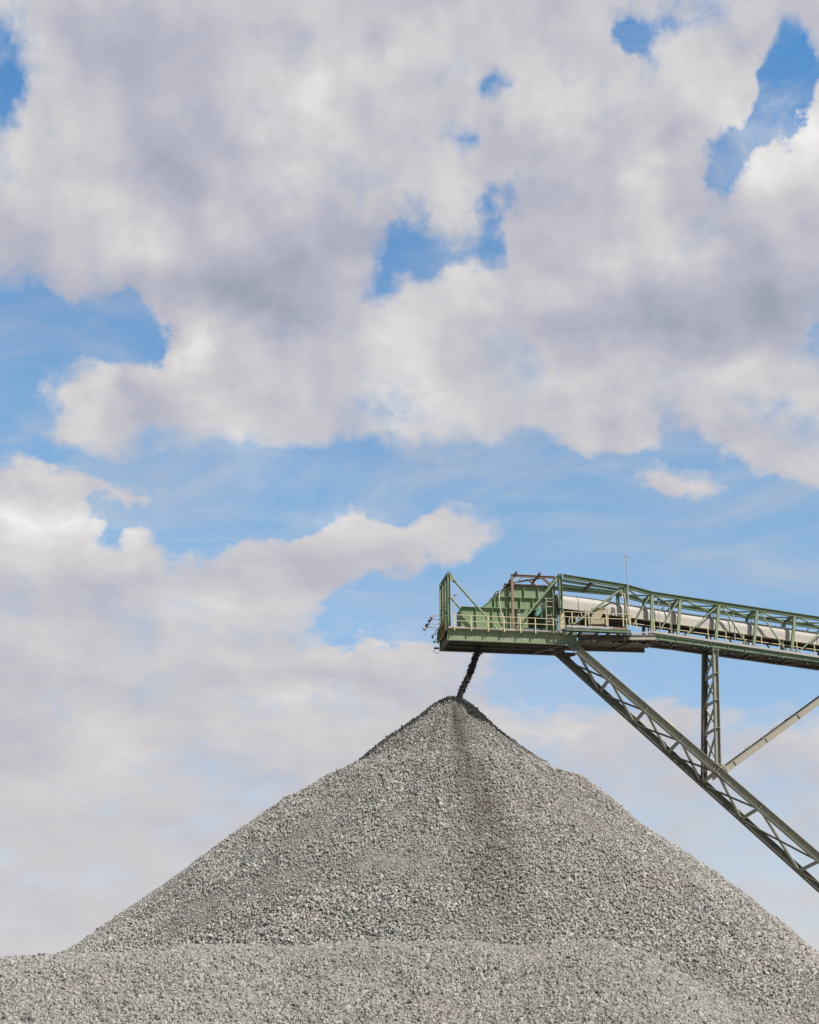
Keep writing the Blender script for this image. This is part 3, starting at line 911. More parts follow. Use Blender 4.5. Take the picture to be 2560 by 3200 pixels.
def lamp_post(top, foot, v, label, kind):
    u, zt2 = uz(*top, v)
    zf2 = uz(*foot, v)[1]
    t = Thing('lamp_post', label, 'lamp post', W(u, v, zf2), 'thin lamp posts on the conveyor')
    t.part('pole', MB().tube([W(u, v, zf2), W(u, v, zt2 - 0.2)], 0.042, 8), M_GALV)
    if kind == 'lantern':
        t.part('lantern', MB().tube([W(u, v, zt2 - 0.28), W(u, v, zt2 - 0.2), W(u, v, zt2 - 0.06), W(u, v, zt2)], [0.05, 0.085, 0.075, 0.03], 10), M_BLACK)
    elif kind == 'cap':
        t.part('lantern', MB().tube([W(u, v, zt2 - 0.24), W(u, v, zt2 - 0.2), W(u, v, zt2 - 0.1), W(u, v, zt2)], [0.06, 0.11, 0.11, 0.04], 10), M_WHITE)
    else:
        h = t.part('lamp_arm', MB().tube([W(u, v, zt2 - 0.2), W(u - 0.04, v, zt2 - 0.02), W(u + 0.1, v, zt2)], 0.03, 6), M_PINK)
        t.part('lamp_head', MB().box(W(u + 0.05, v, zt2 + 0.02), U * 0.24, V * 0.16, Z * 0.1), M_PINK, under=h)


lamp_post((2057.5, 1868), (2059, 1966), 0.15, 'thin lamp post with a dark lantern inside the truss, just right of the third post', 'lantern')
lamp_post((2092, 1880), (2094, 1976), 0.15, 'thin flat headed lamp post in the truss, right of the dark lantern post', 'arm')
lamp_post((2291, 1910), (2294, 2006), 0.15, 'thin lamp post alone in the truss, just right of the support column', 'arm')
lamp_post((2442, 1945), (2441, 2028), 0.55, 'short lamp post with a round white cap near the right edge of the photo', 'cap')
lamp_post((1420.5, 1860), (1420, 1958), -0.2, 'thin lamp post at the left end of the platform rail, right of the nose frame', 'arm')
# davit lamp at the landing end
pts = [P(x, y, -0.3) for x, y in ((1967, 1952), (1964, 1925), (1957, 1895), (1953, 1868), (1951, 1857), (1948, 1854), (1944, 1857), (1944, 1864))]
t = Thing('davit_lamp', 'pale goose neck lamp bowed over the right end of the service landing', 'lamp', pts[0])
t.part('goose_neck', MB().tube(pts, 0.045, 8), M_HOSE)
t.part('lamp_head', MB().tube([pts[-1], pts[-1] - Z * 0.16], [0.07, 0.12], 10), M_WHITE)
pts = [P(x, y, -0.35) for x, y in ((1768, 1968), (1765, 1945), (1761, 1915), (1757, 1888), (1754, 1882), (1750, 1881))]
single('downpipe', MB().tube(pts, 0.055, 8), M_GREEN, 'pale green bent pipe at the foot of the tall portal post by the yellow gate', 'pipe', pts[0])

# ================================================================ legs
kneeN = lambda px: uz(px, 2030 + (px - 1806) * 0.8631, 0)


def leg_pts(lines, v0, v1):
    """centre line of a leg given as two photo points; v goes from v0 to v1 as the legs spread"""
    (x0, y0), (x1, y1) = lines
    a, b = P(x0, y0, v0), P(x1, y1, v1)
    return a, b


nA, nB = leg_pts(((1806, 2031), (2558, 2680)), 0.0, -0.95)
fA, fB = leg_pts(((1757, 2052), (2558, 2772)), W2 + 0.9, W2 + 1.9)

ext = nA.z / (nA.z - nB.z)             # down to the ground
nE = nA + (nB - nA) * ext
fE = fA + (fB - fA) * (fA.z / (fA.z - fB.z))
print("leg ext", ext, nE, fE)
inc = Thing('inclined_leg', 'long slanting pair of dusty beams with X bracing, propping the head from lower right', 'support leg', (nE + fE) / 2)
inc.part('leg_beam', MB().ibeam(nA, nE, 0.62, 0.56, 0.025, 0.04), M_LEG)
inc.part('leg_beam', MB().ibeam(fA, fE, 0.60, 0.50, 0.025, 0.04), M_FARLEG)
dN, dF = (nB - nA), (fB - fA)
ts = [0.0, (1910 - 1806) / 752, (2024 - 1806) / 752, (2134 - 1806) / 752, (2247 - 1806) / 752, (2379 - 1806) / 752, (2565 - 1806) / 752, 1.3, 1.6]
tf = [0.0] + [(x - 1757) / 801 for x in (1878, 1987, 2092, 2198, 2321, 2500)] + [1.22, 1.52]
perp = dN.cross(V).normalized()
if perp.z > 0:
    perp = -perp
for i, t_ in enumerate(ts):
    a, b = nA + dN * t_ + perp * 0.1, fA + dF * tf[i] + perp * 0.1
    if i:
        inc.part('cross_strut', MB().bar(a + (b - a).normalized() * 0.1, b - (b - a).normalized() * 0.1, 0.2, 0.24), M_LEG)
        nrm = dN.normalized()
        st = inc.part('web_stiffener', MB().box(nA + dN * t_ - V * 0.13, nrm * 0.03, perp * 0.53, V * 0.22), M_BRACE)
    if i + 1 < len(ts):
        t2 = ts[i + 1]
        a2, b2 = nA + dN * t2 + perp * 0.1, fA + dF * tf[i + 1] + perp * 0.1
        inc.part('cross_brace', MB().bar(a + (b2 - a) * 0.04, b2 - (b2 - a) * 0.04, 0.2, 0.16), M_LEG)
        inc.part('cross_brace', MB().bar(b + (a2 - b) * 0.04 + perp * 0.11, a2 - (a2 - b) * 0.04 + perp * 0.11, 0.2, 0.16), M_FARLEG)
# head gussets joining the leg to the platform
for v, A_ in ((0.0, nA), (W2 + 0.9, fA)):
    if v == 0:
        poly = [P(1768, 1976, -0.02), P(1803, 1976, -0.02), P(1803, 2011, -0.02), P(1815, 2022, -0.02), P(1794, 2036, -0.02), P(1768, 2010, -0.02)]
        inc.part('head_gusset', MB().prism(poly, V * 0.04), M_GREEN2)
        inc.part('gusset_flange', MB().bar(P(1769, 2010, -0.12), P(1797, 2036, -0.12), 0.2, 0.04), M_LEG)
        inc.part('gusset_flange', MB().bar(P(1812, 2008, -0.12), P(1790, 2040, -0.12), 0.2, 0.04), M_LEG)
    else:
        poly = [P(1722, 2036, v), P(1800, 2040, v), P(1799, 2049, v), P(1785, 2052, v), P(1766, 2074, v), P(1738, 2052, v)]
        inc.part('head_gusset', MB().prism(poly, V * 0.04), M_DIRT_SHADE)


def drift(a, b, w, hgt, up, nseg=26, seed=0.0):
    """a mound of caked dust lying along a beam from a to b"""
    mb = MB()
    d = b - a
    dn = d.normalized()
    sd = dn.cross(up).normalized()
    vs, fs = [], []
    m = 6
    for i in range(nseg + 1):
        f = i / nseg
        prof = math.sin(math.pi * f) ** 0.6
        h = hgt * prof * (0.65 + 0.7 * mnoise.noise(Vector((f * 5 + seed, seed, 0.3))))
        for k in range(m + 1):
            s = k / m - 0.5
            hh = h * max(0.0, 1 - (2 * s) ** 2) + 0.02 * mnoise.noise(Vector((f * 23, s * 6, seed)))
            vs.append(a + d * f + sd * (s * w) + up * (hh - 0.015))
    for i in range(nseg):
        for k in range(m):
            q = i * (m + 1) + k
            fs.append((q, q + 1, q + m + 2, q + m + 1))
    mb.add(vs, fs, True)
    return mb


upN = -perp
for v0, v1, w, h, sd in ((0.12, 0.27, 0.34, 0.08, 1.0), (0.29, 0.47, 0.36, 0.24, 2.2), (0.52, 0.62, 0.34, 0.1, 3.1), (0.66, 0.8, 0.3, 0.06, 4.0), (1.0, 1.2, 0.34, 0.12, 5.0)):
    inc.part('dust_drift', drift(nA + dN * v0 + upN * 0.31, nA + dN * v1 + upN * 0.31, w, h, upN, seed=sd), M_CAKE)
for v0, v1, h, sd in ((0.06, 0.16, 0.14, 7.0), (0.30, 0.36, 0.3, 8.0), (0.36, 0.46, 0.26, 9.3), (0.62, 0.74, 0.2, 10.1), (0.76, 0.83, 0.14, 11.0), (0.95, 1.05, 0.2, 12.0)):
    inc.part('dust_drift', drift(fA + dF * v0 + upN * 0.30, fA + dF * v1 + upN * 0.30, 0.36, h, upN, seed=sd), M_CAKE)
for v0, v1, h, sd in ((0.36, 0.42, 0.07, 13.0), (0.6, 0.68, 0.08, 14.0)):
    inc.part('dust_drift', drift(nA + dN * v0 + perp * 0.265 - V * 0.1, nA + dN * v1 + perp * 0.265 - V * 0.1, 0.18, h, upN, seed=sd), M_CAKE)

# ---------------------------------------------------------------- upright column under the gallery
cNt, cNb = P(2234.5, 2024, 0.0), P(2244, 2392, -0.35)
cFt, cFb = P(2203, 2046, W2), P(2200, 2458, W2 + 0.95)
col = Thing('support_column', 'upright pair of dusty posts with X bracing between truss bridge and slanting leg', 'support column', (cNb + cFb) / 2)
for a, b in ((cNt, cNb), (cFt, cFb)):
    col.part('column_post', MB().ibeam(a, b, 0.46, 0.40, 0.025, 0.045, up=U), M_LEG if a is cNt else M_DIRT_SHADE)
col.part('cap_plate', MB().box(cNt - Z * 0.25 - V * 0.0, U * 0.62, V * 0.5, Z * 0.05), M_GREEN)
cs = [0.0, (2106 - 2024) / 368, (2190 - 2024) / 368, (2277 - 2024) / 368, 1.0]
for i, t_ in enumerate(cs):
    a, b = cNt + (cNb - cNt) * t_, cFt + (cFb - cFt) * t_ * 0.9
    if 0 < i < 4:
        col.part('cross_strut', MB().bar(a + V * 0.2, b - V * 0.2, 0.16, 0.2), M_LEG)
        col.part('web_stiffener', MB().box(a - V * 0.11, U * 0.56, V * 0.19, Z * 0.035), M_CAKE)
    if i + 1 < len(cs):
        a2, b2 = cNt + (cNb - cNt) * cs[i + 1], cFt + (cFb - cFt) * cs[i + 1] * 0.9
        col.part('cross_brace', MB().bar(a + V * 0.2 - Z * 0.3, b2 - V * 0.2 + Z * 0.1, 0.12, 0.2), M_LEG)
        col.part('cross_brace', MB().bar(b - V * 0.2 - Z * 0.3 + U * 0.12, a2 + V * 0.2 + Z * 0.1 + U * 0.12, 0.12, 0.2), M_LEG)
col.part('node_gusset', MB().prism([P(2229, 2388, -0.5), P(2262, 2390, -0.5), P(2279, 2399, -0.5), P(2270, 2414, -0.5), P(2256, 2440, -0.5), P(2222, 2412, -0.5)], V * 0.04), M_LEG)
for x_, y_ in ((2236, 2396), (2262, 2404), (2246, 2420)):
    col.part('gusset_rib', MB().bar(P(x_ - 6, y_ + 9, -0.6), P(x_ + 6, y_ - 9, -0.6), 0.18, 0.05), M_BRACE)
col.part('base_plate', MB().box(cNb + Z * 0.1, U * 0.6, V * 0.44, Z * 0.06), M_LEG)
# ---------------------------------------------------------------- rising brace at the right
for v, far in ((-0.35, False), (W2 + 0.75, True)):
    a, b = (uz(2262, 2410, v), uz(2560, 2191.5, v)) if not far else (uz(2262, 2410, -0.35), uz(2560, 2191.5, -0.35))
    A_, B_ = W(a[0], v, a[1] - (0.12 if far else 0)), W(b[0], v, b[1] - (0.12 if far else 0))
    d = B_ - A_
    E_ = A_ + d * 1.46
    t = Thing('rising_brace', ('dark far brace hardly showing above the pale rising brace' if far else 'pale dust covered beam rising from the foot of the column to the right edge'), 'brace', A_, 'rising braces')
    t.part('brace_beam', MB().ibeam(A_ + d * 0.02, E_, 0.50, 0.40, 0.34 if not far else 0.03, 0.04, up=Z), M_BRACE if not far else M_DIRT_SHADE)
    pn = d.cross(V).normalized()
    if not far:
        for f in (0.105, 0.43, 0.77):
            t.part('splice_plate', MB().box(A_ + d * f - V * 0.175, d.normalized() * 0.34 * 0.3, pn * 0.40, V * 0.05), M_DIRT_SHADE)
        t.part('end_plate', MB().box(A_ + d * 0.015, d.normalized() * 0.1, pn * 0.62, V * 0.5), M_LEG)
        t.part('bracket_lump', MB().ball(A_ + d * 0.405 + Z * 0.36 + V * 0.1, 0.15, 0.12, 0.12), M_DIRT_SHADE)
    if far:
        upf = pn if pn.z > 0 else -pn
        for f0, f1, h in ((0.37, 0.46, 0.14), (0.62, 0.86, 0.16), (0.1, 0.2, 0.1)):
            t.part('dust_drift', drift(A_ + d * f0 + upf * 0.25, A_ + d * f1 + upf * 0.25, 0.4, h, upf, seed=f0 * 40), M_CAKE)

# far away cables
for i, (p, q, y, lab) in enumerate((((-300, 2706), (760, 2775), 300, 'highest of the faint cables in the sky left of the pile'),
                                   ((-300, 2887), (760, 2966), 320, 'faint low cable left of the pile, upper one of the close pair'),
                                   ((-300, 2900), (760, 2985), 330, 'faint low cable left of the pile, lower one of the close pair'),
                                   ((2100, 2804), (2900, 2806), 310, 'faint level cable between the pile and the slanting leg'))):
    a, b = on_y(p[0], p[1], y), on_y(q[0], q[1], y + 6)
    pts = []
    for k in range(13):
        f = k / 12
        pts.append(a + (b - a) * f - Z * (4 * f * (1 - f) * 0.35))
    single('overhead_cable', MB().tube(pts, 0.010, 5), M_GALV, lab, 'cable', a, 'overhead cables')
# ================================================================ gravel
def vnoise(p, seed=0):
    """smooth value noise, p is (n,3) -> (n,) in -1..1"""
    p = np.asarray(p, float)
    i = np.floor(p).astype(np.int64)
    f = p - i
    f = f * f * (3 - 2 * f)

    def h(x, y, z):
        n = (x * 374761393 + y * 668265263 + z * 2147483647 + seed * 974711) & 0xFFFFFFFF
        n = ((n ^ (n >> 13)) * 1274126177) & 0xFFFFFFFF
        n = ((n ^ (n >> 16)) * 2246822519) & 0xFFFFFFFF
        return ((n ^ (n >> 15)) & 0xFFFFFF) / 0xFFFFFF * 2 - 1
    out = 0
    for dx in (0, 1):
        for dy in (0, 1):
            for dz in (0, 1):
                w = (f[:, 0] if dx else 1 - f[:, 0]) * (f[:, 1] if dy else 1 - f[:, 1]) * (f[:, 2] if dz else 1 - f[:, 2])
                out = out + w * h(i[:, 0] + dx, i[:, 1] + dy, i[:, 2] + dz)
    return out


def fbm(p, octaves=4, seed=0, gain=0.5):
    p = np.asarray(p, float)
    a, s = 1.0, 0
    for o in range(octaves):
        s = s + a * vnoise(p * 2 ** o + 13.7 * o, seed + o)
        a *= gain
    return s


def project(p):
    d = p - np.array(CAM)
    zc = d @ np.array(FWD)
    return 1280 + F * d[:, 0] / zc, 1600 - F * (d @ np.array(UPV)) / zc


APEX = P(1412, 2170, W1 / 2)
LPROF = [(1412, 2170), (1395, 2172), (1370, 2187), (1340, 2207), (1290, 2249), (1150, 2351), (1100, 2393), (1000, 2440), (840, 2543), (640, 2690), (500, 2790), (400, 2860), (300, 2932), (235, 2976), (0, 3140)]
RPROF = [(1412, 2170), (1430, 2174), (1455, 2185), (1480, 2203), (1520, 2240), (1560, 2276), (1620, 2322), (1700, 2378), (1785, 2434), (1850, 2452), (1900, 2492), (2000, 2580), (2060, 2625), (2200, 2722), (2300, 2797), (2450, 2922), (2560, 3020), (2800, 3220)]


def prof(lst):
    q = [on_y(x, y, APEX.y - 1.0) for x, y in lst]
    r = np.array([abs(p.x - q[0].x) for p in q])
    z = np.array([p.z for p in q])
    # on to the ground at the last slope
    s = (z[-2] - z[-1]) / (r[-1] - r[-2])
    return np.append(r, r[-1] + (z[-1] + 1) / s), np.append(z, -1.0)


LR, LZ = prof(LPROF)
RR, RZ = prof(RPROF)


def pile_z(r, phi):
    w = 0.5 + 0.5 * np.cos(phi)
    w = w * w * (3 - 2 * w)
    zl = np.interp(r, LR, LZ)
    zr = np.interp(r, RR, RZ)
    # front: straight run at the angle of repose with a faint shoulder
    z = zl * (1 - w) + zr * w
    x, y = r * np.cos(phi), r * np.sin(phi)
    amp = np.clip(r / 6, 0.05, 1)
    side = np.abs(np.sin(phi))
    q = np.stack([np.cos(phi) * 9, np.sin(phi) * 9, r * 0.05], 1)
    rills = fbm(q, 3, 5)
    broad = fbm(np.stack([x * 0.11, y * 0.11, 0 * x], 1), 3, 21)
    small = fbm(np.stack([x * 0.8, y * 0.8, 0 * x], 1), 3, 31)
    return z + amp * ((0.30 * rills + 0.60 * broad) * (0.3 + 0.7 * side) + 0.10 * small)


YC = 91.0
BPROF = [(-900, 3000), (0, 2991), (110, 2983), (235, 2973), (500, 2959), (900, 2947), (1300, 2942), (1700, 2938), (1880, 2930), (2000, 2962), (2100, 3008), (2300, 3108), (2560, 3225), (2900, 3300)]
bq = [on_y(x, y, YC) for x, y in BPROF]
BX = np.array([p.x for p in bq])
BZ = np.array([p.z for p in bq])


def bank_z(x, y):
    zc = np.interp(x, BX, BZ) + 0.16 * fbm(np.stack([x * 0.3, 0 * x, 0 * x], 1), 4, 91)
    d = y - YC
    fr = np.where(d < 0, zc + 0.66 * d, zc - 0.02 * d)
    # round the crest
    fr = fr - 0.35 * np.exp(-(d / 1.1) ** 2)
    back = np.clip(y - 112, 0, None) * 0.7
    n = 0.45 * fbm(np.stack([x * 0.13, y * 0.13, 0 * x], 1), 3, 41) + 0.12 * fbm(np.stack([x * 0.7, y * 0.7, 0 * x], 1), 3, 51)
    return fr - back + n * np.clip(-d / 3 + 0.25, 0.25, 1)


def pile_paint(x, y, z):
    """wet_shade: fresh dark ore at the peak and on the lee edge, conveyor shadow painted on the right flank; brown: the trail of fines; fine: lanes of small stuff"""
    dx, dy = x - APEX.x, y - APEX.y
    r = np.hypot(dx, dy)
    phi = np.arctan2(dy, dx)
    n = fbm(np.stack([x * 0.6, y * 0.6, z * 0.6], 1), 3, 61)
    n2 = fbm(np.stack([x * 0.16, y * 0.16, z * 0.16], 1), 3, 71)
    wet_shade = np.clip((2.35 - r + 0.45 * n) * 1.8, 0, 1)
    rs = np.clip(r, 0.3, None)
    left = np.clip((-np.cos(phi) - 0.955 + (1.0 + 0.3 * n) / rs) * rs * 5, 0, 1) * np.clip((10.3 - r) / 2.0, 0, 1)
    right = np.clip((np.cos(phi) - 0.955 + (1.25 + 0.8 * n) / rs) * rs * 5, 0, 1) * np.clip((7.0 - r) / 1.2, 0, 1)  # shadow of the conveyor painted dark on the right flank
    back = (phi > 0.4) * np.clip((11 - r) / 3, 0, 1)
    wet_shade = np.maximum(np.maximum(wet_shade, np.maximum(left * 0.8, right * 0.95)), back * 0.8)
    f0 = -math.pi / 2 + rad(4.5) + 0.02 * np.sin(r * 0.45)
    lane = np.exp(-((phi - f0) / (0.055 + 0.36 / np.clip(r, 1.2, None))) ** 2) * np.clip((31 - r) / 15, 0, 1)
    brown = np.clip(lane * (0.68 + 0.35 * n) + 0.20 * np.clip((8.5 - r) / 4, 0, 1) * (1 + n), 0, 1)
    rl = np.clip(1.3 - np.abs(phi + rad(24)) / 0.42, 0, 1) * np.clip((9.5 - r) / 3, 0, 1) * np.clip((r - 1.0), 0, 1)
    brown = np.maximum(brown, np.clip(rl * (0.95 + 0.3 * n), 0, 1))
    fine = np.clip(1.5 * n2 - 0.25 + 0.35 * n, 0, 1)
    fine = np.maximum(fine, brown * 0.8)
    return wet_shade, brown, fine


ICO_T = (1 + 5 ** 0.5) / 2
ICO_V = np.array([(-1, ICO_T, 0), (1, ICO_T, 0), (-1, -ICO_T, 0), (1, -ICO_T, 0), (0, -1, ICO_T), (0, 1, ICO_T), (0, -1, -ICO_T), (0, 1, -ICO_T), (ICO_T, 0, -1), (ICO_T, 0, 1), (-ICO_T, 0, -1), (-ICO_T, 0, 1)])
ICO_V /= np.linalg.norm(ICO_V[0])
ICO_F = np.array([(0, 11, 5), (0, 5, 1), (0, 1, 7), (0, 7, 10), (0, 10, 11), (1, 5, 9), (5, 11, 4), (11, 10, 2), (10, 7, 6), (7, 1, 8), (3, 9, 4), (3, 4, 2), (3, 2, 6), (3, 6, 8), (3, 8, 9), (4, 9, 5), (2, 4, 11), (6, 2, 10), (8, 6, 7), (9, 8, 1)])


def stones(c, rads, wet_shade, brown, squash=0.72):
    """crushed stones: crooked twelve-corner lumps, random turn, flattish"""
    n = len(c)
    v = ICO_V[None] * (1 + RNG.normal(0, 0.20, (n, 12, 1)))
    v = v * np.stack([RNG.uniform(0.75, 1.35, n), RNG.uniform(0.75, 1.2, n), RNG.uniform(0.5, 1.0, n)], 1)[:, None, :]
    q = RNG.normal(size=(n, 4))
    q /= np.linalg.norm(q, axis=1)[:, None]
    w, x, y, z = q.T
    R = np.stack([1 - 2 * (y * y + z * z), 2 * (x * y - z * w), 2 * (x * z + y * w), 2 * (x * y + z * w), 1 - 2 * (x * x + z * z), 2 * (y * z - x * w), 2 * (x * z - y * w), 2 * (y * z + x * w), 1 - 2 * (x * x + y * y)], 1).reshape(n, 3, 3)
    v = np.einsum('nij,nkj->nki', R, v) * rads[:, None, None] + c[:, None, :]
    f = ICO_F[None] + (np.arange(n) * 12)[:, None, None]
    tone = np.repeat(RNG.random(n), 12)
    return v.reshape(-1, 3), f.reshape(-1, 3), tone, np.repeat(wet_shade, 12), np.repeat(brown, 12)


def raw_mesh(name, verts, tris, attrs, mat, mat_idx=None, mats=None):
    me = bpy.data.meshes.new(name)
    me.vertices.add(len(verts))
    me.vertices.foreach_set('co', np.ascontiguousarray(verts, np.float32).ravel())
    me.loops.add(tris.size)
    me.loops.foreach_set('vertex_index', np.ascontiguousarray(tris, np.int32).ravel())
    me.polygons.add(len(tris))
    me.polygons.foreach_set('loop_start', np.arange(0, tris.size, 3, dtype=np.int32))
    for k, a in attrs.items():
        at = me.attributes.new(k, 'FLOAT', 'POINT')
        at.data.foreach_set('value', np.ascontiguousarray(a, np.float32))
    for m in (mats or [mat]):
        me.materials.append(m)
    me.update(calc_edges=True)
    me.shade_flat()
    if mat_idx is not None:
        me.polygons.foreach_set('material_index', np.ascontiguousarray(mat_idx, np.int32))
    ob = bpy.data.objects.new(name, me)
    COL.objects.link(ob)
    return ob


def gravel_mat(name, light=1.0):
    m, nt, b = new_mat(name)
    L = nt.links.new

    def attr(a):
        n = nd(nt, 'ShaderNodeAttribute')
        n.attribute_name = a
        return n.outputs['Fac']
    cr = nd(nt, 'ShaderNodeValToRGB')
    e = cr.color_ramp.elements
    pal = [(0.0, (0.10, 0.10, 0.10)), (0.06, (0.24, 0.235, 0.22)), (0.25, (0.385, 0.373, 0.348)), (0.6, (0.46, 0.445, 0.414)), (0.85, (0.53, 0.510, 0.474)), (0.96, (0.59, 0.565, 0.52)), (1.0, (0.66, 0.63, 0.59))]
    pal = [(p_, (c_[0], c_[1] * 1.005, c_[2] * 1.045)) for p_, c_ in pal]
    e[0].position, e[0].color = pal[0][0], (*[c * light for c in pal[0][1]], 1)
    e[1].position, e[1].color = pal[-1][0], (*[c * light for c in pal[-1][1]], 1)
    for p, c in pal[1:-1]:
        k = e.new(p)
        k.color = (*[x * light for x in c], 1)
    L(attr('tone'), cr.inputs[0])
    geo = nd(nt, 'ShaderNodeNewGeometry')
    no = nd(nt, 'ShaderNodeTexNoise')
    no.inputs['Scale'].default_value = 0.22
    no.inputs['Detail'].default_value = 4
    L(geo.outputs['Position'], no.inputs['Vector'])
    tint = nd(nt, 'ShaderNodeMix', data_type='RGBA')
    tint.inputs[6].default_value = (1.03, 1.0, 0.97, 1)
    tint.inputs[7].default_value = (0.985, 1.0, 0.965, 1)
    rr = nd(nt, 'ShaderNodeMapRange')
    rr.inputs['From Min'].default_value = 0.35
    rr.inputs['From Max'].default_value = 0.65
    L(no.outputs['Fac'], rr.inputs['Value'])
    L(rr.outputs[0], tint.inputs[0])
    mu = nd(nt, 'ShaderNodeMix', data_type='RGBA', blend_type='MULTIPLY')
    mu.inputs[0].default_value = 1
    L(cr.outputs[0], mu.inputs[6])
    L(tint.outputs[2], mu.inputs[7])
    br = nd(nt, 'ShaderNodeMix', data_type='RGBA', blend_type='MULTIPLY')
    br.inputs[7].default_value = (0.52, 0.49, 0.445, 1)
    L(attr('brown'), br.inputs[0])
    L(mu.outputs[2], br.inputs[6])
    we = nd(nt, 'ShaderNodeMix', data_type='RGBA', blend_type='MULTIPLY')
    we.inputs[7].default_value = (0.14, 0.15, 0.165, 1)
    L(attr('wet_shade'), we.inputs[0])
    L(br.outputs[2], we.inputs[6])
    # fine grain on every stone
    n2 = nd(nt, 'ShaderNodeTexNoise')
    n2.inputs['Scale'].default_value = 22
    n2.inputs['Detail'].default_value = 3
    L(geo.outputs['Position'], n2.inputs['Vector'])
    bp = nd(nt, 'ShaderNodeBump')
    bp.inputs['Strength'].default_value = 0.5
    bp.inputs['Distance'].default_value = 0.03
    L(n2.outputs['Fac'], bp.inputs['Height'])
    L(bp.outputs[0], b.inputs['Normal'])
    L(we.outputs[2], b.inputs['Base Color'])
    b.inputs['Roughness'].default_value = 0.9
    b.inputs['Specular IOR Level'].default_value = 0.25
    return m


M_STONE = gravel_mat('crushed_stone', 0.91)
M_FINES_SHADE = gravel_mat('stone_fines_gap_shade', 0.56)  # surface under the stones, darkened to paint shade into the gaps


def grid_tris(nu, nv):
    i, j = np.meshgrid(np.arange(nu - 1), np.arange(nv - 1), indexing='ij')
    a = (i * nv + j).ravel()
    return np.concatenate([np.stack([a, a + nv, a + nv + 1], 1), np.stack([a, a + nv + 1, a + 1], 1)])


def in_view(p, m=170):
    x, y = project(p)
    return (x > -m) & (x < 2560 + m) & (y < 3200 + m)


# --- main pile: surface
nph, nr_ = 900, 260
ph = np.linspace(-math.pi * 1.5, math.pi * 0.5, nph)
rr_ = 52 * (np.linspace(0, 1, nr_) ** 1.25)
PH, RRg = np.meshgrid(ph, rr_, indexing='ij')
PH, RRg = PH.ravel(), RRg.ravel()
pz = pile_z(RRg, PH)
pv = np.stack([APEX.x + RRg * np.cos(PH), APEX.y + RRg * np.sin(PH), pz], 1)
pt = grid_tris(nph, nr_)
wet_shade, brown, fine = pile_paint(pv[:, 0], pv[:, 1], pv[:, 2])
pv[:, 2] -= 0.15 * (1 - 0.8 * fine)
base_attr = dict(tone=np.clip(RNG.normal(0.45, 0.25, len(pv)), 0, 1), wet_shade=wet_shade, brown=brown)

# --- main pile: stones on it
N = 520000
phs = RNG.uniform(-math.pi - 0.75, 0.75, N)
rs = 50 * np.sqrt(RNG.random(N))
xs, ys = APEX.x + rs * np.cos(phs), APEX.y + rs * np.sin(phs)
zs = pile_z(rs, phs)
c = np.stack([xs, ys, zs], 1)
keep = in_view(c) & ~((ys > YC - 1) & (ys < 106) & (zs < np.interp(xs, BX, BZ) - 0.6) & (np.abs(phs + math.pi / 2) < 1.3))
# facing the camera, with a little over the edge
gr_ = np.stack([np.cos(phs) * 0.58, np.sin(phs) * 0.58, np.full(N, 0.81)], 1)
vw = np.array(CAM) - c
vw /= np.linalg.norm(vw, axis=1)[:, None]
keep &= (gr_ * vw).sum(1) > -0.16
c, rs_ = c[keep], rs[keep]
wet_shade, brown, fine = pile_paint(c[:, 0], c[:, 1], c[:, 2])
low = np.clip((27 - c[:, 2]) / 22, 0, 1)
size = 0.064 * np.exp(RNG.normal(0, 0.31, len(c))) * (0.86 + 0.3 * low) * (1 - 0.45 * fine)
size = np.clip(size, 0.03, 0.26)
c[:, 2] += size * RNG.uniform(-0.5, 0.65, len(c))
sv, sf, tone, w_, b_ = stones(c, size, wet_shade, brown)
verts = np.concatenate([pv, sv])
tris = np.concatenate([pt, sf + len(pv)])
attrs = {k: np.concatenate([base_attr[k], a]) for k, a in (('tone', tone), ('wet_shade', w_), ('brown', b_))}
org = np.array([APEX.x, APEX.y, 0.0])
pile = raw_mesh('gravel_pile', verts - org, tris, attrs, None, np.concatenate([np.ones(len(pt)), np.zeros(len(sf))]), [M_STONE, M_FINES_SHADE])
pile.location = org
pile['label'] = 'huge grey cone of crushed stone with a dark peak under the falling ore'
pile['category'] = 'gravel pile'
print('pile stones', len(c))

# --- low bank in front: surface and stones
gx = np.linspace(-46, 46, 460)
gy = np.concatenate([np.linspace(72, 96, 200), np.linspace(97, 135, 40)])
GX, GY = np.meshgrid(gx, gy, indexing='ij')
GX, GY = GX.ravel(), GY.ravel()
bv = np.stack([GX, GY, bank_z(GX, GY) - 0.15], 1)
bt = grid_tris(len(gx), len(gy))
N = 310000
xs, ys = RNG.uniform(-32, 32, N), RNG.uniform(YC - 9, YC + 3.5, N)
c = np.stack([xs, ys, bank_z(xs, ys)], 1)
keep = in_view(c)
c = c[keep]
n2 = fbm(np.stack([c[:, 0] * 0.2, c[:, 1] * 0.2, c[:, 2] * 0.2], 1), 3, 81)
crest = np.clip(1 - (YC - c[:, 1]) / 2.2, 0, 1) * np.clip(0.55 + 0.6 * n2, 0, 1)
fine = np.clip(np.maximum(0.8 * n2 - 0.3, crest), 0, 1)
size = np.clip(0.060 * np.exp(RNG.normal(0, 0.34, len(c))) * (1 - 0.45 * fine), 0.025, 0.2)
c[:, 2] += size * RNG.uniform(-0.5, 0.65, len(c))
sv, sf, tone, w_, b_ = stones(c, size, np.zeros(len(c)), np.zeros(len(c)))
tone = np.clip(tone * 0.66, 0, 1)
verts = np.concatenate([bv, sv])
tris = np.concatenate([bt, sf + len(bv)])
zz = np.zeros(len(bv))
attrs = {'tone': np.concatenate([np.clip(RNG.normal(0.5, 0.25, len(bv)), 0, 1), tone]), 'wet_shade': np.concatenate([zz, w_]), 'brown': np.concatenate([zz, b_])}
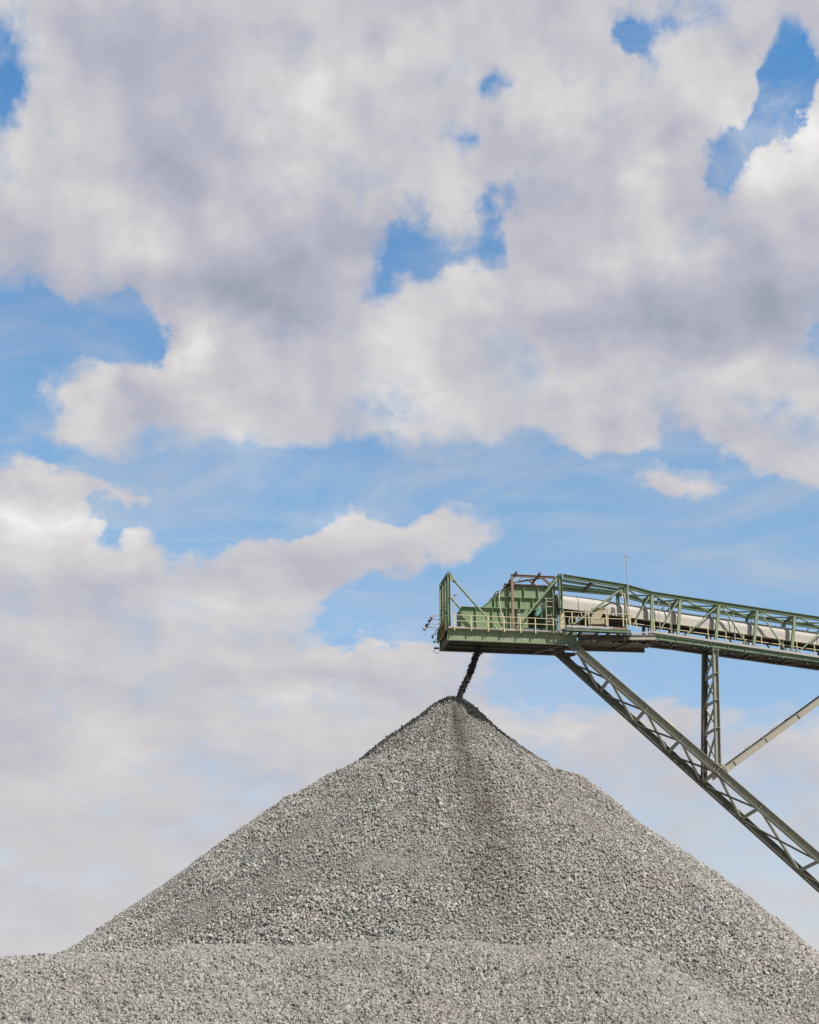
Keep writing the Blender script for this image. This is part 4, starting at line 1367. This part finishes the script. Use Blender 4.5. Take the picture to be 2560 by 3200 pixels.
org = np.array([0.0, YC, 0.0])
bank = raw_mesh('gravel_bank', verts - org, tris, attrs, None, np.concatenate([np.ones(len(bt)), np.zeros(len(sf))]), [M_STONE, M_FINES_SHADE])
bank.location = org
bank['label'] = 'low level bank of paler gravel across the foreground, in front of the tall cone'
bank['category'] = 'gravel bank'
print('bank stones', len(c))

# --- falling ore
S0, S1 = np.array(P(1506, 1996, W1 / 2)), np.array(P(1433, 2182, W1 / 2))
n = 4200
f = RNG.random(n) ** 0.92
cc = S0 + (S1 - S0) * f[:, None]
cc += np.array(U) * (0.42 * f * (1 - f))[:, None]
spread = 0.185 - 0.04 * f
off = RNG.normal(0, 1, (n, 3)) * spread[:, None] * np.array([0.62, 0.62, 0.5])
stray = RNG.random(n) < 0.05
off[stray] *= 2.6
cc += off
rad_ = np.clip(0.06 * np.exp(RNG.normal(0, 0.35, n)), 0.025, 0.14)
rad_[stray] *= 0.4
sv, sf, tone, w_, b_ = stones(cc, rad_, np.ones(n), np.zeros(n))
mo, nto, bo = new_mat('dark_ore')  # near-black stone colour for the whole stream
ao = nd(nto, 'ShaderNodeAttribute')
ao.attribute_name = 'tone'
co = nd(nto, 'ShaderNodeValToRGB')
co.color_ramp.elements[0].color = (0.012, 0.012, 0.014, 1)
co.color_ramp.elements[1].color = (0.045, 0.045, 0.048, 1)
nto.links.new(ao.outputs['Fac'], co.inputs[0])
nto.links.new(co.outputs[0], bo.inputs['Base Color'])
bo.inputs['Roughness'].default_value = 0.7
fall = raw_mesh('falling_ore', sv - S1, sf, {'tone': tone}, mo)
fall.location = S1
fall['label'] = 'black slanting stream of falling ore between the platform and the peak of the pile'
fall['category'] = 'falling ore'
fall['kind'] = 'stuff'

# --- ground
mb = MB().add([(-2500, -300, 0), (2500, -300, 0), (2500, 4500, 0), (-2500, 4500, 0)], [(0, 1, 2, 3)])
gnd = mesh_obj('ground', mb, M_GROUND)
gnd['kind'] = 'structure'
# ================================================================ light and sky
SUN = Vector((0.55, -0.40, 0.735)).normalized()
sl = bpy.data.lights.new('sun', 'SUN')
sl.energy = 5.0
sl.angle = rad(0.53)
sl.color = (1.0, 0.955, 0.88)
so = bpy.data.objects.new('sun', sl)
so.rotation_euler = SUN.to_track_quat('Z', 'Y').to_euler()
so.location = (60, -40, 90)
COL.objects.link(so)

# where the clouds stand in the sky: (x, y, half width, half height, turn in degrees, amount) as seen in the survey photo
COVER = [
    # blue gaps in the high cloud deck
    (0, 290, 75, 130, 0, -1.3), (60, 170, 70, 60, 0, -0.3),
    (1935, 65, 60, 36, 30, -1.0), (2015, 105, 75, 26, 6, -0.95), (2110, 40, 120, 36, 0, -0.6), (1590, 272, 50, 26, -25, -0.85), (1755, 232, 48, 30, 0, -0.85),
    (2450, 260, 52, 130, 4, -1.2), (2400, 420, 100, 60, -30, -1.1), (2500, 200, 50, 90, 10, -0.7), (2310, 450, 100, 48, -10, -0.7), (2280, 470, 70, 60, 0, -1.0), (2265, 560, 50, 40, 0, -0.5), (2370, 105, 70, 40, 0, -0.45),
    (1455, 448, 50, 32, 0, -0.85), (1632, 565, 28, 45, 0, -0.6), (1562, 690, 50, 62, 0, -0.85), (1375, 775, 75, 42, -10, -0.72), (1290, 715, 65, 38, -20, -0.62), (1235, 795, 60, 38, -40, -0.55), (1455, 715, 45, 42, 0, -0.6), (1190, 850, 40, 28, -30, -0.5), (1420, 810, 60, 25, 0, -0.5), (1240, 690, 60, 40, 0, -0.4),
    (1165, 905, 45, 45, 0, -0.75), (1260, 830, 70, 40, -30, -0.55), (1548, 820, 42, 50, 0, -0.85), (1100, 840, 60, 50, 0, -0.35), (900, 205, 60, 40, 0, -0.25),
    # blue at the left under the high deck
    (60, 1130, 190, 160, 0, -1.5), (190, 1040, 130, 70, 25, -0.9), (400, 1060, 90, 85, 0, -1.15), (20, 1320, 130, 90, -25, -1.2), (330, 1030, 100, 40, 0, -0.5),
    (190, 1330, 170, 50, -12, 0.8), (110, 1385, 120, 30, 0, 0.5), (450, 1622, 190, 26, 0, -0.8), (90, 1432, 220, 30, 0, -0.8), (330, 1610, 120, 24, 0, -0.6), (50, 2230, 130, 130, 0, 0.6), (60, 2430, 200, 70, 0, 0.4), (350, 2780, 400, 150, 0, 0.12), (270, 1035, 60, 45, 40, 0.55), (10, 1010, 40, 40, 0, 0.5),
    # gaps in the middle cloud
    (1000, 1235, 75, 34, 0, -0.5), (1175, 1262, 60, 34, 0, -0.5), (1366, 1126, 34, 24, 0, -0.5), (1580, 1120, 80, 70, 0, -0.4), (1300, 1250, 60, 40, 0, -0.3),
    (715, 1300, 70, 50, 0, -0.7), (500, 1260, 30, 60, 30, -0.2),
    (2125, 1275, 50, 70, 0, -0.6), (2185, 1330, 60, 60, 0, -0.6), (2450, 1290, 100, 55, 10, -0.9), (2550, 1050, 80, 60, -20, -0.9), (2360, 1085, 90, 30, 0, -0.45), (1440, 1350, 40, 40, 0, -0.3),
    # the long blue band
    (700, 1440, 420, 60, -4, -0.95), (1300, 1510, 500, 75, 0, -1.1), (1900, 1450, 330, 55, -8, -0.6), (100, 1400, 150, 50, -20, -0.9), (300, 1410, 200, 35, 0, -0.5),
    (1950, 1640, 650, 150, 0, -1.2), (2350, 1540, 300, 130, 0, -0.9), (2100, 1850, 700, 170, 0, -1.4), (2300, 2060, 420, 120, 0, -1.2),
    (640, 1645, 330, 75, -4, -1.3), (800, 1560, 300, 60, 0, -0.6), (330, 1640, 45, 45, 0, -0.7),
    (1190, 1930, 120, 65, 12, -1.25), (1340, 1855, 130, 60, -30, -1.1), (1480, 1900, 180, 130, 0, -0.9),
    (1700, 2130, 170, 70, 0, -0.65), (2000, 2110, 220, 50, 0, -0.5), (2400, 2170, 140, 60, 0, -0.4),
    (70, 2330, 160, 90, 0, -0.16), (560, 2530, 500, 30, -4, -0.24), (150, 2800, 500, 120, 0, -0.22), (330, 1600, 170, 22, 0, -0.5), (2350, 2300, 300, 100, 0, -0.2), (2350, 2800, 300, 200, 0, -0.3),
    (1900, 2450, 250, 60, 0, -0.15), (1650, 2330, 120, 50, 0, -0.25),
    # streaks and banks of cloud put back
    (1960, 1522, 200, 34, -3, 1.55), (2130, 1495, 70, 40, 0, 0.9), (2160, 1560, 90, 35, 0, 0.9), (2300, 1480, 200, 40, -6, 0.75),
    (2400, 1385, 200, 45, 24, 1.2), (2545, 1275, 70, 50, 0, 1.0), (2500, 1450, 90, 50, 30, 0.8), (1850, 1340, 120, 60, 0, 0.6), (1980, 1370, 110, 50, 0, 0.7), (1150, 1790, 240, 55, -6, 0.8), (1300, 2060, 250, 55, 0, 0.7), (1520, 2080, 200, 50, 0, 0.45),
    (280, 1525, 330, 65, 0, 0.9), (50, 1490, 120, 36, -6, 0.7), (130, 1655, 230, 65, 4, 0.8),
    (1150, 1660, 330, 65, -2, 1.0), (1450, 1675, 200, 50, -3, 1.1), (1000, 1740, 330, 80, -8, 0.8), (440, 1690, 60, 40, 0, 0.6),
    (1450, 2060, 160, 60, 0, 0.35), (2100, 2215, 150, 50, -10, 0.55), (1580, 2240, 170, 60, 0, 0.5), (1740, 2145, 70, 30, 0, 0.4), (1900, 2260, 160, 50, 0, 0.4), (2480, 2330, 140, 60, 0, 0.4),
    (1320, 1985, 60, 40, 0, 0.5),
    # body of the left middle puffs
    (350, 1170, 120, 60, 0, 0.35), (230, 1290, 160, 70, -20, 0.5), (600, 1030, 110, 90, 0, 0.45), (600, 1260, 110, 80, 0, 0.4),
    (2480, 470, 130, 100, -30, 0.9), (2540, 400, 60, 60, 0, 0.4),
]
SHADE = [
    # bright crowns
    (2500, 430, 110, 110, 0, 0.42), (2400, 480, 110, 70, -20, 0.25), (1700, 330, 150, 75, 0, 0.26), (2010, 560, 50, 50, 0, 0.3), (850, 330, 130, 110, 0, 0.16), (1000, 350, 60, 60, -30, 0.2), (1210, 200, 70, 40, -20, 0.25),
    (1080, 100, 50, 30, -20, 0.2), (700, 690, 90, 70, -40, 0.2), (380, 740, 120, 90, 30, 0.26), (330, 600, 100, 60, 0, 0.1), (2120, 100, 60, 40, -30, 0.22), (2150, 210, 160, 110, 0, 0.14), (2250, 380, 130, 60, 0, 0.15), (1450, 900, 150, 90, 0, 0.22), (1350, 560, 130, 90, 0, 0.14),
    (2250, 690, 260, 60, -15, 0.18), (2100, 800, 120, 50, 0, 0.12), (610, 1000, 80, 75, 0, 0.5), (650, 1060, 60, 60, 0, 0.25), (330, 1160, 60, 60, 0, 0.22), (230, 1300, 110, 60, 0, 0.15), (900, 1060, 200, 60, -10, 0.16), (1270, 1070, 100, 110, 0, 0.2), (1750, 960, 120, 50, 0, 0.1), (1900, 1220, 150, 50, 0, 0.1), (2330, 1130, 60, 40, 0, 0.2),
    (60, 1500, 110, 26, -6, 0.25), (140, 1660, 190, 55, 4, 0.55), (420, 1660, 50, 30, 0, 0.3), (600, 1740, 120, 40, -20, 0.14), (960, 1640, 120, 40, -20, 0.22), (1180, 1640, 130, 40, 0, 0.2), (1140, 1950, 60, 40, 20, 0.3), (1080, 2020, 130, 70, 0, 0.18), (420, 2080, 80, 40, -30, 0.22), (680, 1920, 140, 40, -15, 0.14),
    (920, 2200, 220, 40, 4, 0.28), (300, 2330, 140, 60, -20, 0.28), (600, 2310, 220, 60, 0, 0.16), (1050, 2330, 160, 80, 0, 0.12), (1560, 2230, 130, 40, 0, 0.25), (1740, 2270, 110, 40, 10, 0.25), (2130, 2190, 90, 35, 0, 0.12), (150, 2480, 200, 30, -8, 0.1), (800, 2450, 120, 20, -10, 0.12), (500, 2560, 500, 40, 0, 0.06),
    # grey bases
    (850, 900, 330, 130, -6, -0.38), (960, 800, 200, 100, 0, -0.12), (600, 640, 120, 130, 0, -0.16), (580, 460, 110, 130, -20, -0.13), (400, 190, 200, 100, 0, -0.14), (150, 880, 200, 110, 0, -0.26), (200, 680, 170, 90, 0, -0.14), (900, 130, 170, 60, 0, -0.1), (1200, 140, 60, 40, 0, -0.14),
    (1800, 480, 250, 90, 0, -0.14), (1750, 620, 180, 130, 0, -0.16), (2250, 960, 380, 110, -6, -0.34), (1850, 990, 250, 60, 0, -0.2), (2450, 800, 130, 130, 0, -0.16), (480, 970, 250, 50, 8, -0.2), (440, 1230, 60, 110, 0, -0.16), (2250, 600, 110, 80, 0, -0.12), (1600, 850, 70, 150, 0, -0.1),
    (540, 1785, 140, 40, -6, -0.2), (200, 1830, 200, 36, -5, -0.16), (100, 1745, 200, 20, 0, -0.14), (300, 1570, 250, 30, 0, -0.08), (1000, 1760, 200, 60, 0, -0.1), (900, 2130, 330, 30, -3, -0.16), (350, 2010, 250, 50, 0, -0.05), (70, 2350, 170, 80, 0, -0.25), (640, 2510, 330, 26, -6, -0.16), (850, 2490, 150, 22, -6, -0.12), (200, 2150, 200, 60, 0, -0.03), (2000, 2420, 350, 60, 0, -0.1),
]


# where the outlines are sharp
CRISP = [
    (600, 1000, 200, 120, 0, 0.9), (350, 1080, 180, 120, 20, 0.7), (2480, 400, 230, 170, -30, 1.0), (2000, 120, 220, 110, 0, 0.6), (2450, 250, 130, 200, 0, 0.5), (1700, 300, 250, 130, 0, 0.4),
    (1350, 740, 260, 130, 0, 0.45), (1560, 700, 120, 140, 0, 0.5), (20, 300, 150, 160, 0, 0.6), (150, 1640, 330, 90, 0, 0.8), (700, 1660, 500, 90, -5, 0.7), (1200, 1600, 300, 60, 0, 0.6), (1100, 1990, 220, 120, 25, 0.85),
    (150, 2300, 200, 150, 0, 0.6), (900, 2180, 300, 60, 0, 0.4), (60, 1480, 200, 40, 0, 0.5), (1600, 2220, 250, 80, 0, 0.4), (2150, 2180, 220, 80, 0, 0.4),
]


def blob_sum(lst, x, y):
    s = 0.0
    for bx, by, rx, ry, t, a in lst:
        dx, dy = x - bx, y - by
        if abs(dx) > 3.2 * max(rx, ry) or abs(dy) > 3.2 * max(rx, ry):
            continue
        c, n = math.cos(rad(t)), math.sin(rad(t))
        u, v = (dx * c + dy * n) / rx, (-dx * n + dy * c) / ry
        s += a * math.exp(-0.5 * (u * u + v * v) ** 1.08)
    return s


def cover_at(x, y):
    if y < 1350:
        b = 1.12
    elif y < 1700:
        b = 1.12 - 0.30 * (y - 1350) / 350
    else:
        b = 0.93
    if x > 1300 and y > 1350:
        k = min(1, (x - 1300) / 350) * min(1, (y - 1350) / 100)
        b -= (0.35 if y < 2150 else max(0.35 - (y - 2150) / 250 * 0.22, 0.16)) * k
    if y > 2250:
        b -= (0.12 if x > 1300 else 0.02) * min(1, (y - 2250) / 350)
    return 0.48 + 0.60 * math.tanh((b + blob_sum(COVER, x, y) - 0.46) * 1.15)


def shade_at(x, y):
    return min(1.0, max(0.0, 0.49 + 1.15 * blob_sum(SHADE, x, y)))


AZ0, AZ1 = rad(-18.5), rad(18.5)
EL0, EL1, NROW, NCOL = rad(1.5), rad(39.0), 44, 64


def dir_px(az, el):
    d = Vector((math.sin(az) * math.cos(el), math.cos(az) * math.cos(el), math.sin(el)))
    w = d.dot(FWD)
    return 1280 + F * d.x / w, 1600 - F * d.dot(UPV) / w


def cloud_map():
    """where clouds stand, as a table of directions: one curve per row of elevation (red = cover, green = light)"""
    nt = bpy.data.node_groups.new('cloud_map', 'ShaderNodeTree')
    nt.interface.new_socket('u', in_out='INPUT', socket_type='NodeSocketFloat')
    nt.interface.new_socket('t', in_out='INPUT', socket_type='NodeSocketFloat')
    nt.interface.new_socket('map', in_out='OUTPUT', socket_type='NodeSocketColor')
    gi, go = nt.nodes.new('NodeGroupInput'), nt.nodes.new('NodeGroupOutput')
    L = nt.links.new
    cc = nt.nodes.new('ShaderNodeCombineColor')
    for i in range(3):
        L(gi.outputs[0], cc.inputs[i])
    acc = None
    for j in range(NROW):
        cv = nt.nodes.new('ShaderNodeRGBCurve')
        L(cc.outputs[0], cv.inputs['Color'])
        e = EL0 + (EL1 - EL0) * j / (NROW - 1)
        val = []
        for k in range(NCOL):
            p = k / (NCOL - 1)
            x, y = dir_px(AZ0 + (AZ1 - AZ0) * p, e)
            val.append((p, (cover_at(x, y) + 0.2) / 1.5, shade_at(x, y), min(1.0, max(0.0, blob_sum(CRISP, x, y)))))
        m = cv.mapping
        for ch in (0, 1, 2):
            c = m.curves[ch]
            c.points[0].location = (0, val[0][1 + ch])
            c.points[-1].location = (1, val[-1][1 + ch])
            for q in val[1:-1]:
                c.points.new(q[0], q[1 + ch])
        m.update()
        if acc is None:
            acc = cv.outputs[0]
        else:
            st = nd(nt, 'ShaderNodeMath', operation='SUBTRACT', use_clamp=True)
            L(gi.outputs[1], st.inputs[0])
            st.inputs[1].default_value = float(j - 1)
            n = nd(nt, 'ShaderNodeMix', data_type='RGBA')
            L(st.outputs[0], n.inputs[0])
            L(acc, n.inputs[6])
            L(cv.outputs[0], n.inputs[7])
            acc = n.outputs[2]
    L(acc, go.inputs[0])
    return nt


def build_sky():
    w = bpy.data.worlds.new('World')
    scene.world = w
    w.use_nodes = True
    nt = w.node_tree
    nt.nodes.clear()
    L = nt.links.new

    def M(op, a, b=None, c=None, clamp=False):
        n = nd(nt, 'ShaderNodeMath', operation=op, use_clamp=clamp)
        for i, x in enumerate((a, b, c)):
            if x is None:
                continue
            if hasattr(x, 'links') or hasattr(x, 'is_output'):
                L(x, n.inputs[i])
            else:
                n.inputs[i].default_value = x
        return n.outputs[0]

    def MR(x, a, b, c=0.0, d=1.0, smooth=False):
        n = nd(nt, 'ShaderNodeMapRange', interpolation_type='SMOOTHSTEP' if smooth else 'LINEAR')
        L(x, n.inputs['Value'])
        for k, v in (('From Min', a), ('From Max', b), ('To Min', c), ('To Max', d)):
            if hasattr(v, 'is_output'):
                L(v, n.inputs[k])
            else:
                n.inputs[k].default_value = v
        return n.outputs[0]

    def MIX(f, a, b, typ='MIX'):
        n = nd(nt, 'ShaderNodeMix', data_type='RGBA', blend_type=typ)
        for i, x in ((0, f), (6, a), (7, b)):
            if hasattr(x, 'is_output'):
                L(x, n.inputs[i])
            else:
                n.inputs[i].default_value = x if i == 0 else (*x, 1)
        return n.outputs[2]

    tc = nd(nt, 'ShaderNodeTexCoord')
    sp = nd(nt, 'ShaderNodeSeparateXYZ')
    L(tc.outputs['Generated'], sp.inputs[0])
    az = M('ARCTAN2', sp.outputs['X'], sp.outputs['Y'])
    el = M('ARCSINE', sp.outputs['Z'])
    azd = M('MULTIPLY', az, 180 / math.pi)
    eld = M('MULTIPLY', el, 180 / math.pi)
    # the clouds lie flatter towards the horizon
    v = M('MULTIPLY', M('LOGARITHM', M('ADD', M('MAXIMUM', eld, 0.0), 20.0), math.e), 55.0)
    cmb = nd(nt, 'ShaderNodeCombineXYZ')
    L(azd, cmb.inputs[0])
    L(v, cmb.inputs[1])
    cmb.inputs[2].default_value = 3.7
    pos = cmb.outputs[0]

    def NOISE(vec, scale, detail, rough, dist=0.0, off=None):
        if off:
            a = nd(nt, 'ShaderNodeVectorMath', operation='ADD')
            L(vec, a.inputs[0])
            a.inputs[1].default_value = off
            vec = a.outputs[0]
        n = nd(nt, 'ShaderNodeTexNoise')
        n.inputs['Scale'].default_value = scale
        n.inputs['Detail'].default_value = detail
        n.inputs['Roughness'].default_value = rough
        n.inputs['Distortion'].default_value = dist
        L(vec, n.inputs['Vector'])
        return n

    # wander of the cloud outlines
    wn = NOISE(pos, 0.32, 7, 0.58, 0, (31.0, 7.0, 0))
    ws = nd(nt, 'ShaderNodeSeparateColor')
    L(wn.outputs['Color'], ws.inputs[0])
    azw = M('ADD', az, M('MULTIPLY', M('SUBTRACT', ws.outputs[0], 0.5), rad(4.6)))
    elw = M('ADD', el, M('MULTIPLY', M('SUBTRACT', ws.outputs[1], 0.5), rad(3.4)))
    uu = MR(azw, AZ0, AZ1)
    tt = MR(elw, EL0, EL1, 0.0, NROW - 1.0)
    acc = None
    grp = nd(nt, 'ShaderNodeGroup')
    grp.node_tree = cloud_map()
    L(uu, grp.inputs[0])
    L(tt, grp.inputs[1])
    acc = grp.outputs[0]
    sc = nd(nt, 'ShaderNodeSeparateColor')
    L(acc, sc.inputs[0])
    cover = M('MULTIPLY_ADD', sc.outputs[0], 1.5, -0.2)
    shade = sc.outputs[1]

    # away from this part of the sky the clouds are few
    off = M('MAXIMUM', MR(M('ABSOLUTE', az), rad(20), rad(34), 0, 1, smooth=True), MR(el, rad(41), rad(52), 0, 1, smooth=True))
    cover = M('ADD', M('MULTIPLY', cover, M('SUBTRACT', 1.0, off)), M('MULTIPLY', off, 0.18))
    n1 = NOISE(pos, 0.33, 11, 0.6, 0.15)
    n1s = NOISE(pos, 0.20, 5, 0.48, 0.1)
    n2s = NOISE(pos, 0.20, 5, 0.48, 0.1, (0.8, 1.1, 0))
    nb = NOISE(pos, 0.11, 4, 0.5, 0.3, (5.0, 11.0, 2.0))
    # density
    raw = M('ADD', cover, M('MULTIPLY', M('SUBTRACT', n1.outputs[0], 0.5), M('MULTIPLY_ADD', sc.outputs[2], 0.85, 1.25)))
    crisp = sc.outputs[2]
    dens = MR(raw, M('MULTIPLY_ADD', crisp, 0.20, 0.06), M('MULTIPLY_ADD', crisp, -0.15, 0.82), 0, 1, smooth=True)
    # thin veils drawn across the blue
    vm = nd(nt, 'ShaderNodeMapping')
    vm.inputs['Scale'].default_value = (0.45, 1.0, 1.0)
    vm.inputs['Rotation'].default_value = (0, 0, rad(-12))
    L(pos, vm.inputs['Vector'])
    nv = NOISE(vm.outputs[0], 0.22, 8, 0.6, 0.8, (17.0, 3.0, 9.0))
    veil = M('MULTIPLY', MR(nv.outputs[0], 0.40, 0.72, 0, 1, smooth=True), 0.5)
    dens = M('MAXIMUM', dens, veil)
    relief = M('SUBTRACT', n1s.outputs[0], n2s.outputs[0])
    br = M('ADD', shade, M('MULTIPLY', relief, 1.25))
    f1 = NOISE(pos, 0.55, 5, 0.5, 0.1)
    f2 = NOISE(pos, 0.55, 5, 0.5, 0.1, (0.3, 0.42, 0))
    br = M('ADD', br, M('MULTIPLY', M('SUBTRACT', f1.outputs[0], f2.outputs[0]), 0.26))
    br = M('ADD', br, M('MULTIPLY', M('SUBTRACT', nb.outputs[0], 0.5), 0.30))
    br = M('ADD', br, M('MULTIPLY', M('SUBTRACT', n1.outputs[0], 0.5), 0.15))
    # thin rims let light through
    br = M('ADD', br, M('MULTIPLY', M('SUBTRACT', 1.0, dens), 0.06))
    cr = nd(nt, 'ShaderNodeValToRGB')
    pal = [(0.0, (0.315, 0.345, 0.435)), (0.16, (0.385, 0.405, 0.49)), (0.35, (0.475, 0.48, 0.56)), (0.54, (0.58, 0.575, 0.61)), (0.71, (0.69, 0.672, 0.678)), (0.93, (0.86, 0.84, 0.83)), (1.0, (0.92, 0.91, 0.90))]
    els = cr.color_ramp.elements
    els[0].position, els[0].color = 0, (*pal[0][1], 1)
    els[1].position, els[1].color = 1, (*pal[-1][1], 1)
    for p, c in pal[1:-1]:
        els.new(p).color = (*c, 1)
    L(MR(br, -0.2, 1.1), cr.inputs[0])
    # low clouds are warmer and closer together in tone
    warm = MIX(MR(eld, 22.0, 5.0, 0.0, 0.68), cr.outputs[0], (0.60, 0.585, 0.605))
    sky = nd(nt, 'ShaderNodeTexSky', sky_type='NISHITA')
    sky.sun_disc = False
    sky.sun_elevation = math.asin(SUN.z)
    sky.sun_rotation = math.atan2(SUN.x, SUN.y)
    sky.air_density = 1.0
    sky.dust_density = 0.6
    sky.ozone_density = 1.6
    K = 0.11
    skyk = MIX(1.0, sky.outputs[0], MIX(off, MIX(MR(eld, 19.0, 36.0), MIX(MR(eld, 3.0, 19.0), TINT_LOW, TINT_MID), TINT_HIGH), (0.42, 0.42, 0.41)), 'MULTIPLY')
    cl = MIX(1.0, warm, (1 / K, 1 / K, 1 / K), 'MULTIPLY')
    allc = MIX(dens, skyk, cl)
    bg = nd(nt, 'ShaderNodeBackground')
    bg.inputs['Strength'].default_value = K
    L(allc, bg.inputs['Color'])
    out = nd(nt, 'ShaderNodeOutputWorld')
    L(bg.outputs[0], out.inputs[0])
    w.cycles.sampling_method = 'MANUAL'
    w.cycles.sample_map_resolution = 512


TINT_LOW, TINT_MID, TINT_HIGH = (1.22, 1.10, 1.18), (1.42, 1.6, 1.55), (0.9, 1.6, 1.9)
build_sky()

scene.view_settings.view_transform = 'Standard'
scene.view_settings.look = 'None'
scene.view_settings.exposure = 0.0
scene.view_settings.gamma = 1.0
scene.cycles.max_bounces = 5
scene.cycles.diffuse_bounces = 3
scene.cycles.use_adaptive_sampling = True
scene.cycles.adaptive_threshold = 0.01
